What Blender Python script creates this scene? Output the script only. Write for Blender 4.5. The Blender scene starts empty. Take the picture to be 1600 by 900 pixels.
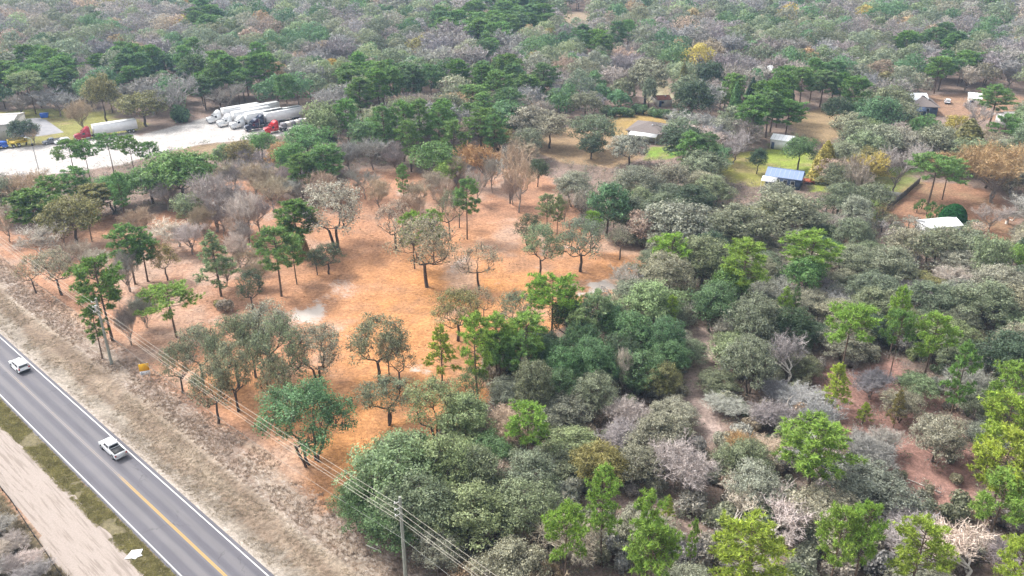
import bpy, math, random
import numpy as np
from mathutils import Vector, Matrix
random.seed(7)
RNG = np.random.default_rng(7)
sc = bpy.context.scene
col = sc.collection
# ------------------------------------------------------------------ camera
CAM_H, FPX, PITCH = 76.0, 1320.0, math.radians(26.2)
cam_d = bpy.data.cameras.new('camera'); cam = bpy.data.objects.new('camera', cam_d); col.objects.link(cam)
cam.location = (0, 0, CAM_H); cam.rotation_euler = (math.pi/2 - PITCH, 0, 0)
cam_d.sensor_width = 36.0; cam_d.lens = 36.0*FPX/1600.0
cam_d.clip_start = 1.0; cam_d.clip_end = 6000.0
sc.camera = cam
# ------------------------------------------------------------------ world, sun, exposure
SUN_EL, SUN_AZ = math.radians(52), math.radians(-62)      # azimuth measured from +Y towards +X
w = bpy.data.worlds.new('World'); sc.world = w; w.use_nodes = True
nt = w.node_tree; nt.nodes.clear()
sky = nt.nodes.new('ShaderNodeTexSky'); sky.sky_type = 'NISHITA'; sky.sun_disc = False
sky.sun_elevation = SUN_EL; sky.sun_rotation = SUN_AZ
sky.air_density = 1.0; sky.dust_density = 4.0; sky.ozone_density = 1.0
hs = nt.nodes.new('ShaderNodeHueSaturation'); hs.inputs['Saturation'].default_value = 0.2   # thin high cloud greys the sky
bg = nt.nodes.new('ShaderNodeBackground'); bg.inputs['Strength'].default_value = 0.135
wo = nt.nodes.new('ShaderNodeOutputWorld')
nt.links.new(sky.outputs[0], hs.inputs['Color']); nt.links.new(hs.outputs[0], bg.inputs['Color']); nt.links.new(bg.outputs[0], wo.inputs['Surface'])
sun_d = bpy.data.lights.new('sun', 'SUN'); sun_d.energy = 1.5; sun_d.angle = math.radians(10); sun_d.color = (1.0, 0.955, 0.89)
sun = bpy.data.objects.new('sun', sun_d); col.objects.link(sun)
sdir = Vector((math.sin(SUN_AZ)*math.cos(SUN_EL), math.cos(SUN_AZ)*math.cos(SUN_EL), math.sin(SUN_EL)))
sun.rotation_euler = sdir.to_track_quat('Z', 'Y').to_euler()
sc.view_settings.view_transform = 'Standard'; sc.view_settings.look = 'None'
sc.view_settings.gamma = 1.0; sc.view_settings.exposure = 1.45; sc.view_settings.use_curve_mapping = False
sc.cycles.max_bounces = 6; sc.cycles.diffuse_bounces = 4; sc.cycles.glossy_bounces = 2
sc.cycles.transmission_bounces = 3; sc.cycles.transparent_max_bounces = 4; sc.cycles.volume_bounces = 0
sc.cycles.use_denoising = True

# ------------------------------------------------------------------ photogrammetry: photo pixel (1600x900) <-> ground
cP, sP = math.cos(PITCH), math.sin(PITCH)
def P(x, y, h=0.0):
    a = (x-800)/FPX; b = (450-y)/FPX
    t = (h-CAM_H)/(-sP+b*cP)
    return Vector((a*t, (cP+b*sP)*t, h))
def proj(X, Y, Z=0.0):
    z = Z-CAM_H; dz = Y*cP-z*sP
    return 800+FPX*X/dz, 450-FPX*(Y*sP+z*cP)/dz, FPX/dz
RA = math.radians(47.7)                                    # the road runs 47.7 degrees to the left of the view
RU = Vector((-math.sin(RA), math.cos(RA), 0)); RN = Vector((RU.y, -RU.x, 0))
def R(s, t, z=0.0): return RN*s+RU*t+Vector((0, 0, z))
def inside(poly, x, y):
    x = np.asarray(x, float); y = np.asarray(y, float); r = np.zeros(x.shape, bool); n = len(poly); j = n-1
    for i in range(n):
        xi, yi = poly[i]; xj, yj = poly[j]
        with np.errstate(divide='ignore', invalid='ignore'):
            k = ((yi > y) != (yj > y)) & (x < (xj-xi)*(y-yi)/(yj-yi+1e-12)+xi)
        r ^= k; j = i
    return r
def vnoise(x, y, scale, seed=0):
    x = np.asarray(x, float)/scale; y = np.asarray(y, float)/scale
    xi = np.floor(x).astype(np.int64); yi = np.floor(y).astype(np.int64); fx = x-xi; fy = y-yi
    fx = fx*fx*(3-2*fx); fy = fy*fy*(3-2*fy)
    def h(a, b):
        v = (a*374761393+b*668265263+seed*982451653) & 0x7fffffff
        v = ((v ^ (v >> 13))*1274126177) & 0x7fffffff
        return ((v ^ (v >> 16)) & 0xffff)/65535.0
    return (h(xi, yi)*(1-fx)+h(xi+1, yi)*fx)*(1-fy)+(h(xi, yi+1)*(1-fx)+h(xi+1, yi+1)*fx)*fy
def fbm(x, y, scale, seed=0, o=4):
    r = 0; a = .5; t = 0
    for k in range(o):
        r = r+a*vnoise(x, y, scale/2**k, seed+k*17); t += a; a *= .55
    return r/t

# ------------------------------------------------------------------ materials
def new_mat(name):
    m = bpy.data.materials.new(name); m.use_nodes = True; n = m.node_tree; n.nodes.clear()
    return m, n.nodes, n.links
def mth(nd, lk, op, a, b=None, c=None, clamp=False):
    m = nd.new('ShaderNodeMath'); m.operation = op; m.use_clamp = clamp
    for i, v in enumerate((a, b, c)):
        if v is None: continue
        if isinstance(v, (int, float)): m.inputs[i].default_value = v
        else: lk.new(v, m.inputs[i])
    return m.outputs[0]
def mix(nd, lk, fac, a, b, mode='MIX'):
    m = nd.new('ShaderNodeMix'); m.data_type = 'RGBA'; m.blend_type = mode
    for sock, v in ((m.inputs['Factor'], fac), (m.inputs['A'], a), (m.inputs['B'], b)):
        if isinstance(v, (int, float)): sock.default_value = v
        elif isinstance(v, tuple): sock.default_value = (*v[:3], 1)
        else: lk.new(v, sock)
    return m.outputs['Result']
def noise(nd, lk, vec, scale, detail=4, rough=.6, dist=0.0):
    n = nd.new('ShaderNodeTexNoise'); n.inputs['Scale'].default_value = scale; n.inputs['Detail'].default_value = detail
    n.inputs['Roughness'].default_value = rough; n.inputs['Distortion'].default_value = dist
    if vec is not None: lk.new(vec, n.inputs['Vector'])
    return n.outputs['Fac']
def ramp(nd, lk, v, lo, hi):
    m = nd.new('ShaderNodeMapRange'); m.interpolation_type = 'SMOOTHSTEP'
    m.inputs['From Min'].default_value = lo; m.inputs['From Max'].default_value = hi
    lk.new(v, m.inputs['Value']); return m.outputs['Result']
def finish(m, nd, lk, color, rough=.8, metal=0.0, bump=None, bdist=.1, spec=.3):
    b = nd.new('ShaderNodeBsdfPrincipled'); o = nd.new('ShaderNodeOutputMaterial')
    if isinstance(color, tuple): b.inputs['Base Color'].default_value = (*color[:3], 1)
    else: lk.new(color, b.inputs['Base Color'])
    b.inputs['Roughness'].default_value = rough; b.inputs['Metallic'].default_value = metal
    b.inputs['Specular IOR Level'].default_value = spec
    if bump is not None:
        bp = nd.new('ShaderNodeBump'); bp.inputs['Distance'].default_value = bdist; bp.inputs['Strength'].default_value = .8
        lk.new(bump, bp.inputs['Height']); lk.new(bp.outputs[0], b.inputs['Normal'])
    lk.new(b.outputs[0], o.inputs['Surface']); return b
def grainy(name, c, var=.25, scale=3.0, rough=.8, metal=0.0, spec=.3, stretch=None):
    m, nd, lk = new_mat(name)
    tc = nd.new('ShaderNodeTexCoord'); v = tc.outputs['Object']
    if stretch:
        mp = nd.new('ShaderNodeMapping'); mp.inputs['Scale'].default_value = stretch; lk.new(v, mp.inputs['Vector']); v = mp.outputs[0]
    f = noise(nd, lk, v, scale, 5)
    k = mth(nd, lk, 'MULTIPLY_ADD', ramp(nd, lk, f, .25, .75), 2*var, 1-var)
    cc = nd.new('ShaderNodeVectorMath'); cc.operation = 'SCALE'; cc.inputs[0].default_value = c[:3]; lk.new(k, cc.inputs['Scale'])
    finish(m, nd, lk, cc.outputs[0], rough, metal, f, .02, spec); return m
def leafmat(name, transl=.25, var=.75, use_attr=False, warm=(1.2, 1.08, .86)):
    """foliage: the tree's own tint (object colour) with each leaf clump a little lighter, darker or yellower"""
    m, nd, lk = new_mat(name)
    if use_attr:
        at = nd.new('ShaderNodeAttribute'); at.attribute_name = 'tint'; base = at.outputs['Color']
    else:
        oi = nd.new('ShaderNodeObjectInfo'); base = oi.outputs['Color']
    ge = nd.new('ShaderNodeNewGeometry'); r = ge.outputs['Random Per Island']
    tc = nd.new('ShaderNodeTexCoord')
    cl = ramp(nd, lk, noise(nd, lk, tc.outputs['Object'], .55, 3), .3, .7)
    k = mth(nd, lk, 'MULTIPLY_ADD', r, var, 1-var*.5)
    k = mth(nd, lk, 'MULTIPLY', k, mth(nd, lk, 'MULTIPLY_ADD', cl, .5, .75))
    w1 = mth(nd, lk, 'FRACT', mth(nd, lk, 'MULTIPLY', r, 17.31))
    wc = mix(nd, lk, mth(nd, lk, 'MULTIPLY', w1, .55), (1, 1, 1), warm)
    c = mix(nd, lk, 1.0, base, wc, 'MULTIPLY')
    cc = nd.new('ShaderNodeVectorMath'); cc.operation = 'SCALE'; lk.new(c, cc.inputs[0]); lk.new(k, cc.inputs['Scale'])
    b = nd.new('ShaderNodeBsdfPrincipled'); lk.new(cc.outputs[0], b.inputs['Base Color'])
    b.inputs['Roughness'].default_value = .55; b.inputs['Specular IOR Level'].default_value = .35
    o = nd.new('ShaderNodeOutputMaterial')
    if transl > 0:
        t = nd.new('ShaderNodeBsdfTranslucent'); lk.new(cc.outputs[0], t.inputs['Color'])
        mx = nd.new('ShaderNodeMixShader'); mx.inputs[0].default_value = transl
        lk.new(b.outputs[0], mx.inputs[1]); lk.new(t.outputs[0], mx.inputs[2]); lk.new(mx.outputs[0], o.inputs['Surface'])
    else: lk.new(b.outputs[0], o.inputs['Surface'])
    return m
M = {}
M['leaf'] = leafmat('oak_leaves', .4, 1.05)
M['needle'] = leafmat('pine_needles', .42, 1.05, warm=(1.35, 1.12, .6))
M['twig'] = leafmat('bare_twigs', .0, .7, warm=(1.1, 1.0, .85))
M['far_leaf'] = leafmat('far_leaves', .38, .5, True)
M['bark_oak'] = grainy('oak_bark', (.085, .065, .052), .35, 2.2, .9, stretch=(3, 3, .6))
M['bark_pine'] = grainy('pine_bark', (.13, .09, .065), .4, 3.0, .9, stretch=(3, 3, .7))
M['bark_pale'] = grainy('pale_bark', (.24, .20, .17), .35, 2.5, .9, stretch=(3, 3, .6))
M['bark_dead'] = grainy('dead_wood', (.55, .50, .45), .25, 2.5, .9, stretch=(3, 3, .6))
M['white'] = grainy('white_paint', (.78, .78, .78), .06, 1.5, .35, spec=.5)
M['trailer'] = grainy('trailer_panels', (.74, .74, .75), .08, .7, .4, spec=.5)
M['car_white'] = grainy('white_car_paint', (.80, .81, .82), .03, 1.0, .22, spec=.6)
M['car_grey'] = grainy('grey_car_paint', (.18, .19, .22), .05, 1.0, .25, spec=.6)
M['car_dark'] = grainy('dark_blue_paint', (.016, .022, .05), .1, 1.0, .25, spec=.6)
M['car_red'] = grainy('red_paint', (.55, .015, .02), .08, 1.0, .28, spec=.6)
M['car_maroon'] = grainy('dark_red_paint', (.34, .02, .04), .08, 1.0, .28, spec=.6)
M['car_blue'] = grainy('blue_paint', (.01, .10, .50), .08, 1.0, .3, spec=.6)
M['glass'] = grainy('dark_window_glass', (.012, .014, .017), .1, 1.0, .08, spec=.8)
M['tyre'] = grainy('tyre_rubber', (.022, .022, .022), .15, 6, .85)
M['metal'] = grainy('galvanised_metal', (.42, .43, .44), .15, 3, .4, .7)
M['chrome'] = grainy('wheel_metal', (.55, .55, .56), .1, 3, .3, .8)
M['black'] = grainy('black_plastic', (.025, .025, .027), .2, 4, .6)
M['fabric'] = grainy('black_silt_cloth', (.03, .028, .026), .3, 2, .9)
M['taillight'] = grainy('tail_light_red', (.45, .01, .012), .1, 3, .25)
M['headlight'] = grainy('head_light_clear', (.7, .7, .68), .05, 3, .15)
M['wood_pole'] = grainy('weathered_pole_wood', (.27, .28, .24), .3, 3, .85, stretch=(6, 6, .5))
M['wood_fence'] = grainy('weathered_fence_boards', (.13, .115, .10), .35, 2, .9, stretch=(4, 4, .6))
M['wood_light'] = grainy('pale_fence_boards', (.42, .40, .37), .25, 2, .9, stretch=(4, 4, .6))
M['wire'] = grainy('aluminium_wire', (.50, .46, .39), .1, 1, .45, .2)
M['wire_dark'] = grainy('sheathed_cable', (.35, .36, .33), .1, 1, .6)
M['ceramic'] = grainy('insulator_glaze', (.62, .62, .60), .1, 6, .25)
M['sign_yellow'] = grainy('yellow_sign_face', (.78, .42, .015), .05, 3, .4)
M['roof_brown'] = grainy('brown_shingles', (.16, .135, .125), .3, 2.2, .9, stretch=(1, 4, 4))
M['roof_white'] = grainy('white_metal_roof', (.80, .81, .82), .06, .8, .35)
M['roof_blue'] = grainy('pale_blue_metal_roof', (.20, .26, .40), .12, .8, .35, stretch=(5, .5, .5))
M['roof_grey'] = grainy('grey_roof', (.40, .385, .37), .2, 1.4, .8)
M['roof_rust'] = grainy('rusty_roof', (.26, .10, .07), .3, 1.4, .8)
M['wall_cream'] = grainy('cream_wall', (.60, .56, .50), .12, 1, .8)
M['wall_white'] = grainy('white_wall', (.70, .70, .70), .1, 1, .7)
M['wall_blue'] = grainy('dark_blue_wall', (.07, .10, .17), .2, 1, .7)
M['concrete'] = grainy('pale_concrete', (.27, .265, .28), .15, .5, .9)
M['yellow_steel'] = grainy('yellow_steel', (.50, .36, .03), .15, 2, .5)
M['red_wood'] = grainy('red_deck_boards', (.36, .09, .05), .25, 2, .8)

# ------------------------------------------------------------------ mesh helpers
def np_mesh(name, parts, mats, smooth=False, attr=None):
    """parts: (verts (n,3), faces (m,k) with k 3 or 4, material index)"""
    V = []; L = []; S = []; T = []; MI = []; o = 0; ls = 0
    for v, f, mi in parts:
        v = np.asarray(v, np.float32); f = np.asarray(f, np.int32)
        if len(f) == 0: continue
        V.append(v); L.append((f+o).ravel()); k = f.shape[1]
        S.append(ls+np.arange(len(f), dtype=np.int32)*k); T.append(np.full(len(f), k, np.int32)); MI.append(np.full(len(f), mi, np.int32))
        o += len(v); ls += f.size
    V = np.concatenate(V); L = np.concatenate(L); S = np.concatenate(S); MI = np.concatenate(MI)
    me = bpy.data.meshes.new(name)
    me.vertices.add(len(V)); me.vertices.foreach_set('co', V.ravel())
    me.loops.add(len(L)); me.loops.foreach_set('vertex_index', L)
    me.polygons.add(len(S)); me.polygons.foreach_set('loop_start', S)
    me.polygons.foreach_set('material_index', MI)
    if smooth: me.polygons.foreach_set('use_smooth', np.ones(len(S), bool))
    for m in mats: me.materials.append(m)
    if attr is not None:
        for an, arr in attr.items():
            a = me.color_attributes.new(an, 'FLOAT_COLOR', 'POINT')
            a.data.foreach_set('color', np.concatenate([arr, np.ones((len(arr), 1))], 1).astype(np.float32).ravel())
    me.update(calc_edges=True)
    return me
class MB:
    """collects plain shapes into one mesh"""
    def __init__(s): s.p = []
    def poly(s, pts, mi=0):
        s.p.append((np.array([tuple(q) for q in pts]), np.array([list(range(len(pts)))]), mi)) if len(pts) <= 4 else s.fan(pts, mi)
    def fan(s, pts, mi=0):
        c = np.mean([tuple(q) for q in pts], 0); v = [tuple(c)]+[tuple(q) for q in pts]; n = len(pts)
        s.p.append((np.array(v), np.array([[0, 1+i, 1+(i+1) % n] for i in range(n)]), mi))
    def box(s, x0, x1, y0, y1, z0, z1, mi=0, top=(0, 0)):
        tx, ty = top
        v = [(x0, y0, z0), (x1, y0, z0), (x1, y1, z0), (x0, y1, z0), (x0+tx, y0+ty, z1), (x1-tx, y0+ty, z1), (x1-tx, y1-ty, z1), (x0+tx, y1-ty, z1)]
        f = [(0, 3, 2, 1), (4, 5, 6, 7), (0, 1, 5, 4), (1, 2, 6, 5), (2, 3, 7, 6), (3, 0, 4, 7)]
        s.p.append((np.array(v, float), np.array(f), mi)); return s
    def tube(s, a, b, r0, r1=None, n=6, mi=0, caps=True):
        r1 = r0 if r1 is None else r1; a = Vector(a); b = Vector(b); d = (b-a).normalized()
        u = d.orthogonal().normalized(); v = d.cross(u)
        ps = []
        for (c, r) in ((a, r0), (b, r1)):
            for i in range(n):
                t = 2*math.pi*i/n; ps.append(tuple(c+u*math.cos(t)*r+v*math.sin(t)*r))
        s.p.append((np.array(ps), np.array([[i, (i+1) % n, n+(i+1) % n, n+i] for i in range(n)]), mi))
        if caps: s.fan(ps[:n][::-1], mi); s.fan(ps[n:], mi)
        return s
    def path(s, pts, rs, n=6, mi=0):
        for i in range(len(pts)-1): s.tube(pts[i], pts[i+1], rs[i], rs[i+1], n, mi, caps=(i in (0, len(pts)-2)))
        return s
    def prism(s, prof, y0, y1, mi=0, inset=None):
        """side profile [(x,z)] extruded in y; inset(x,z)-> how far the sides lean in"""
        n = len(prof); f = inset or (lambda x, z: 0)
        v = [(x, y0+f(x, z), z) for x, z in prof]+[(x, y1-f(x, z), z) for x, z in prof]
        s.p.append((np.array(v, float), np.array([[i, (i+1) % n, n+(i+1) % n, n+i] for i in range(n)]), mi))
        s.fan(v[:n][::-1], mi); s.fan(v[n:], mi); return s
    def mesh(s, name, mats, smooth=False): return np_mesh(name, s.p, mats if isinstance(mats, list) else [mats], smooth)
def setp(o, label=None, cat=None, group=None, kind=None):
    for k, v in (('label', label), ('category', cat), ('group', group), ('kind', kind)):
        if v: o[k] = v
    return o
def obj(name, me, parent=None, loc=None, rz=None, **kw):
    o = bpy.data.objects.new(name, me); col.objects.link(o)
    if parent is not None: o.parent = parent
    if loc is not None: o.location = loc
    if rz is not None: o.rotation_euler = (0, 0, rz)
    return setp(o, **kw)
def thing(name, label, cat, loc=(0, 0, 0), rz=0.0, group=None):
    return obj(name, None, None, loc, rz, label=label, cat=cat, group=group)

# ------------------------------------------------------------------ zones in the photograph (unprojected to the ground)
def zone(*pts): return [tuple(P(x, y)[:2]) for x, y in pts]
CLEARING = [(-60, 300), (60, 372), (150, 340), (215, 335), (262, 325), (330, 285), (385, 285), (420, 290), (470, 320), (540, 285), (560, 262), (600, 262), (640, 262), (700, 290), (745, 262), (845, 262),
            (868, 292), (905, 335), (955, 385), (1005, 385), (1012, 420), (985, 440), (965, 470), (905, 478), (845, 560), (770, 560), (765, 640), (700, 690), (640, 700), (575, 712), (560, 770), (525, 795), (520, 860), (560, 960), (560, 1400), (-800, 1400), (-800, 300)]
YARD = [(-120, 300), (-120, 236), (0, 233), (60, 228), (118, 222), (205, 206), (215, 213), (300, 190), (340, 180), (395, 172), (470, 188), (500, 198), (470, 208), (400, 217), (310, 226), (262, 238), (200, 255), (120, 268), (60, 274), (0, 274)]
PATH = [(1080, 508), (1118, 512), (1116, 560), (1108, 600), (1118, 640), (1128, 690), (1100, 690), (1082, 640), (1070, 590), (1082, 555)]
BROWN1 = [(1262, 610), (1300, 580), (1400, 555), (1460, 600), (1505, 640), (1540, 700), (1535, 800), (1470, 810), (1395, 780), (1360, 700), (1275, 675)]
LAWNS = [([(940, 200), (965, 180), (1020, 172), (1060, 182), (1050, 205), (985, 215), (950, 212)], (.40, .28, .11)),
         ([(830, 215), (880, 200), (950, 205), (985, 225), (1010, 245), (960, 262), (880, 255), (835, 240)], (.36, .25, .15)),
         ([(1005, 232), (1050, 225), (1065, 238), (1045, 252), (1010, 248)], (.22, .32, .06)),
         ([(1120, 262), (1150, 240), (1200, 232), (1200, 268), (1198, 290), (1150, 285), (1118, 272)], (.30, .29, .08)),
         ([(1185, 238), (1210, 226), (1250, 230), (1290, 262), (1300, 300), (1262, 300), (1256, 270), (1190, 262)], (.28, .34, .07)),
         ([(1240, 175), (1330, 165), (1330, 205), (1290, 225), (1240, 215)], (.36, .26, .15)),
         ([(1340, 300), (1380, 262), (1440, 262), (1438, 288), (1408, 308), (1380, 335), (1345, 345)], (.20, .27, .07)),
         ([(1385, 335), (1412, 308), (1440, 285), (1500, 285), (1560, 300), (1600, 330), (1600, 395), (1560, 390), (1520, 360), (1450, 360), (1400, 350)], (.34, .19, .12)),
         ([(1450, 150), (1540, 142), (1600, 150), (1600, 195), (1500, 182), (1455, 178)], (.34, .21, .14)),
         ([(-60, 175), (60, 170), (150, 172), (235, 195), (205, 207), (118, 222), (0, 232), (-60, 234)], (.28, .27, .09)),
         ([(1000, 120), (1035, 112), (1050, 130), (1052, 165), (1012, 160)], (.36, .33, .22)),
         ([(262, 240), (310, 228), (400, 219), (400, 232), (330, 244), (280, 248)], (.30, .22, .14)),
         ([(860, 22), (925, 18), (925, 34), (880, 36)], (.36, .28, .20)),
         ([(-20, 60), (12, 62), (18, 84), (-20, 90)], (.40, .24, .17))]
SANDS = [[(465, 480), (500, 465), (525, 485), (530, 505), (560, 520), (575, 545), (540, 545), (500, 520), (470, 500)],
         [(930, 440), (975, 425), (1005, 432), (985, 452), (940, 465), (905, 462)], [(770, 440), (800, 432), (812, 445), (780, 455)],
         [(640, 670), (575, 690), (560, 712), (600, 700)], [(700, 400), (745, 395), (740, 440), (705, 430)], [(600, 545), (680, 560), (700, 590), (640, 580)],
         [(855, 445), (905, 452), (880, 470), (850, 465)]]
LAWN_W = [(zone(*p), c) for p, c in LAWNS]; SAND_W = [zone(*p) for p in SANDS]
CLEAR_W, YARD_W, PATH_W, BROWN_W = zone(*[(x, max(y, -100)) for x, y in CLEARING]), zone(*YARD), zone(*PATH), zone(*BROWN1)
def soft(poly, X, Y, seed, amp, sc_):
    dx = (fbm(X, Y, sc_, seed)-.5)*amp; dy = (fbm(X, Y, sc_, seed+50)-.5)*amp
    r = 0
    for ox, oy in ((0, 0), (.7, .3), (-.6, .5), (.2, -.8)): r = r+inside(poly, X+dx+ox, Y+dy+oy)*.25
    return r

# ------------------------------------------------------------------ the ground: one sheet to the horizon
def build_ground():
    xs = np.unique(np.concatenate([np.linspace(-3500, -420, 16), np.arange(-420, -130, 3.5), np.arange(-130, 80, .7), np.arange(80, 420, 3.0), np.linspace(420, 3500, 16)]))
    ys = np.unique(np.concatenate([np.linspace(-400, 50, 12), np.arange(50, 70, 2), np.arange(70, 290, .7), np.arange(290, 480, 2.2), np.arange(480, 900, 8), np.linspace(900, 6000, 20)]))
    X, Y = np.meshgrid(xs, ys); sh = X.shape; x = X.ravel(); y = Y.ravel(); n = len(x)
    s = x*RN.x+y*RN.y; t = x*RU.x+y*RU.y
    f1 = fbm(x, y, 14, 1); f2 = fbm(x, y, 5, 2); f3 = fbm(x, y, 40, 3)
    C = np.zeros((n, 3)); Q = np.zeros((n, 3))
    def put(mask, c):
        m = np.clip(mask, 0, 1)[:, None]; C[:] = C*(1-m)+np.asarray(c)*m
    put(np.ones(n), np.array([.25, .185, .15])); put((f1-.45)*3, (.34, .25, .21))
    # the raked clearing: orange needle litter, pinker and browner towards the road and the north west
    cl = soft(CLEAR_W, x, y, 11, 9, 8)
    orange = np.array([.57, .272, .105]); pink = np.array([.46, .250, .155]); brown = np.array([.30, .18, .12])
    px, py, _ = proj(x, y)
    d = np.clip((px-380)/230, 0, 1)*np.clip((py-330)/110, 0, 1)
    d = np.maximum(d, np.clip((py-520)/80, 0, 1)*np.clip((s-50)/6, 0, 1))*np.clip(1.35-1.1*f1, 0, 1)
    d = np.where((y < 60) | (py > 2000), 0, d)[:, None]
    cc = pink*(1-d)+orange*d; k = np.clip((f2-.48)*2.6+(.15*(1-d[:, 0])), 0, .8)[:, None]; cc = cc*(1-k)+(brown*.7+cc*.3)*k; k = np.clip((fbm(x, y, 11, 44)-.52)*3.2, 0, .55)[:, None]; cc = cc*(1-k)+np.array([.47, .36, .29])*k
    C[:] = C*(1-cl[:, None])+cc*cl[:, None]
    # the verge: tan dry grass, white sand near the asphalt, a brown band of litter by the trees
    v = (s > 36.6) & (s < 49.6+4*(f1-.5))
    vs = s+(f1-.5)*4
    put(v*np.clip((48.6-vs)/2.0, 0, 1), (.25, .18, .14))
    put(v*np.clip((44.6-vs)/1.2, 0, 1), (.255, .19, .14)); put(v*np.clip(1.1-abs(vs-43.9)/.6, 0, .8), (.44, .37, .30))
    put(((s > 36) & (s < 39.6+3*(f2-.5)))*1.0, (.33, .285, .235))
    Q[:, 0] += np.where((s > 36.3) & (s < 40.5), .50-.10*(s-37), 0)
    Q[:, 0] += np.where((vs > 43.6) & (vs < 49), .42, 0)*1.0
    Q[:, 1] += np.where((s > 38) & (s < 44.5), .20, 0)*np.clip((f3-.3)*2, 0, 1.1)
    stk = fbm(s*1.0, t*.09, 1.3, 61); put(v*np.clip((stk-.5)*3.5, 0, .5), (.42, .35, .27)); put(v*np.clip((.46-stk)*4, 0, .5), (.20, .15, .11)); Q[:, 2] += np.where((vs > 44.5) & (vs < 49.5), .28, 0)
    # between track and road: short grass;   beyond the silt cloth: dry brush
    put(((s > 24) & (s < 29.4))*1.0, (.20, .170, .10)); Q[:, 1] += np.where((s > 25.5) & (s < 28.8), .28, 0)
    Q[:, 0] += np.where((s > 28.7) & (s < 29.4), .45, 0)
    put((s < 20.4)*1.0, (.165, .135, .085)); Q[:, 1] += np.where(s < 20.2, .3, 0)*np.clip((f1-.3)*2.5, 0, 1)
    # woods floor under the near trees to the right: pinkish brown litter
    put(soft(BROWN_W, x, y, 21, 8, 6), (.33, .19, .155)); pm = soft(PATH_W, x, y, 22, 5, 5)
    put(pm, (.43, .33, .285)); Q[:, 0] += pm*.28
    for i, (pl, c) in enumerate(LAWN_W):
        m = soft(pl, x, y, 30+i, 7, 8); put(m, np.array(c)); put(m*np.clip((f2-.5)*2.5, 0, .6), (.33, .24, .14))
    m = soft(YARD_W, x, y, 70, 3, 5); put(m, (.55, .515, .485)); Q *= (1-m)[:, None]
    for i, pl in enumerate(SAND_W): Q[:, 0] += .41*soft(pl, x, y, 80+i, 12, 6)*(.55+f2)
    C *= .76; Q[:, 0] += cl*np.clip((f1-.56)*2.6, 0, .46)*(s > 50); Q[:, 2] += cl*.16*(s > 50)
    z = np.where(cl > .5, .0, (fbm(x, y, 30, 9)-.5)*.0)
    verts = np.stack([x, y, z], 1)
    r, c = sh; i = np.arange((r-1)*(c-1)); a = (i//(c-1))*c+i % (c-1)
    F = np.stack([a, a+1, a+c+1, a+c], 1)
    m, nd, lk = new_mat('ground_litter_and_sand')
    A = nd.new('ShaderNodeAttribute'); A.attribute_name = 'base'; B = nd.new('ShaderNodeAttribute'); B.attribute_name = 'masks'
    sp = nd.new('ShaderNodeSeparateColor'); lk.new(B.outputs['Color'], sp.inputs[0])
    tc = nd.new('ShaderNodeTexCoord'); ob = tc.outputs['Object']
    m0 = nd.new('ShaderNodeMapping'); m0.inputs['Rotation'].default_value = (0, 0, -RA); lk.new(ob, m0.inputs['Vector'])
    mp = nd.new('ShaderNodeMapping'); mp.inputs['Scale'].default_value = (1, .38, 1); lk.new(m0.outputs[0], mp.inputs['Vector'])
    n1 = noise(nd, lk, ob, 1.6, 7, .68, .4); n2 = noise(nd, lk, mp.outputs[0], 1.7, 8, .74, .5); n3 = noise(nd, lk, ob, .33, 5, .6, .3); n4 = noise(nd, lk, ob, 5.5, 4, .7)
    k = mth(nd, lk, 'MULTIPLY_ADD', ramp(nd, lk, n1, .3, .7), .62, .69)
    k = mth(nd, lk, 'MULTIPLY', k, mth(nd, lk, 'MULTIPLY_ADD', ramp(nd, lk, n4, .3, .7), .4, .8))
    k = mth(nd, lk, 'MULTIPLY', k, mth(nd, lk, 'MULTIPLY_ADD', ramp(nd, lk, n3, .35, .65), .24, .88))
    cs = nd.new('ShaderNodeVectorMath'); cs.operation = 'SCALE'; lk.new(A.outputs['Color'], cs.inputs[0]); lk.new(k, cs.inputs['Scale'])
    c1 = cs.outputs[0]
    def layer(c1, mask, nz, color, lo=.98, hi=1.12):
        f = ramp(nd, lk, mth(nd, lk, 'ADD', mask, nz), lo, hi); return mix(nd, lk, f, c1, color)
    n5 = noise(nd, lk, mp.outputs[0], 4.2, 7, .72, .3); n6 = noise(nd, lk, mp.outputs[0], 2.3, 9, .8, .9)
    c1 = layer(c1, sp.outputs[2], n5, (.15, .105, .08), .82, 1.12)
    c1 = layer(c1, sp.outputs[1], n5, (.155, .155, .07), .78, 1.10)
    c1 = layer(c1, sp.outputs[0], n6, (.45, .395, .35), .86, 1.14)
    finish(m, nd, lk, c1, .95, 0, n1, .25, .1)
    o = obj('ground', np_mesh('ground', [(verts, F, 0)], [m], attr={'base': C, 'masks': Q}), kind='structure')
build_ground()

# ------------------------------------------------------------------ road and sand track (sheets in road coordinates)
def road_sheet(name, s0, s1, t0, t1, z, mat, ds=.6, dt=1.0, edge=None):
    ss = np.linspace(s0, s1, max(2, int(round((s1-s0)/ds))+1)); tt = np.arange(t0, t1+dt, dt)
    S, T = np.meshgrid(ss, tt); S = S.copy()
    if edge:
        a, b = edge(tt); S = a[:, None]+(S-s0)/(s1-s0)*(b-a)[:, None]
    v = np.stack([S.ravel(), T.ravel(), np.full(S.size, 0.0)], 1); r, c = S.shape
    i = np.arange((r-1)*(c-1)); a = (i//(c-1))*c+i % (c-1)
    o = obj(name, np_mesh(name, [(v, np.stack([a, a+1, a+c+1, a+c], 1), 0)], [mat]), kind='structure')
    o.matrix_world = Matrix(((RN.x, RU.x, 0, 0), (RN.y, RU.y, 0, 0), (0, 0, 1, z), (0, 0, 0, 1)))
    return o
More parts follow.
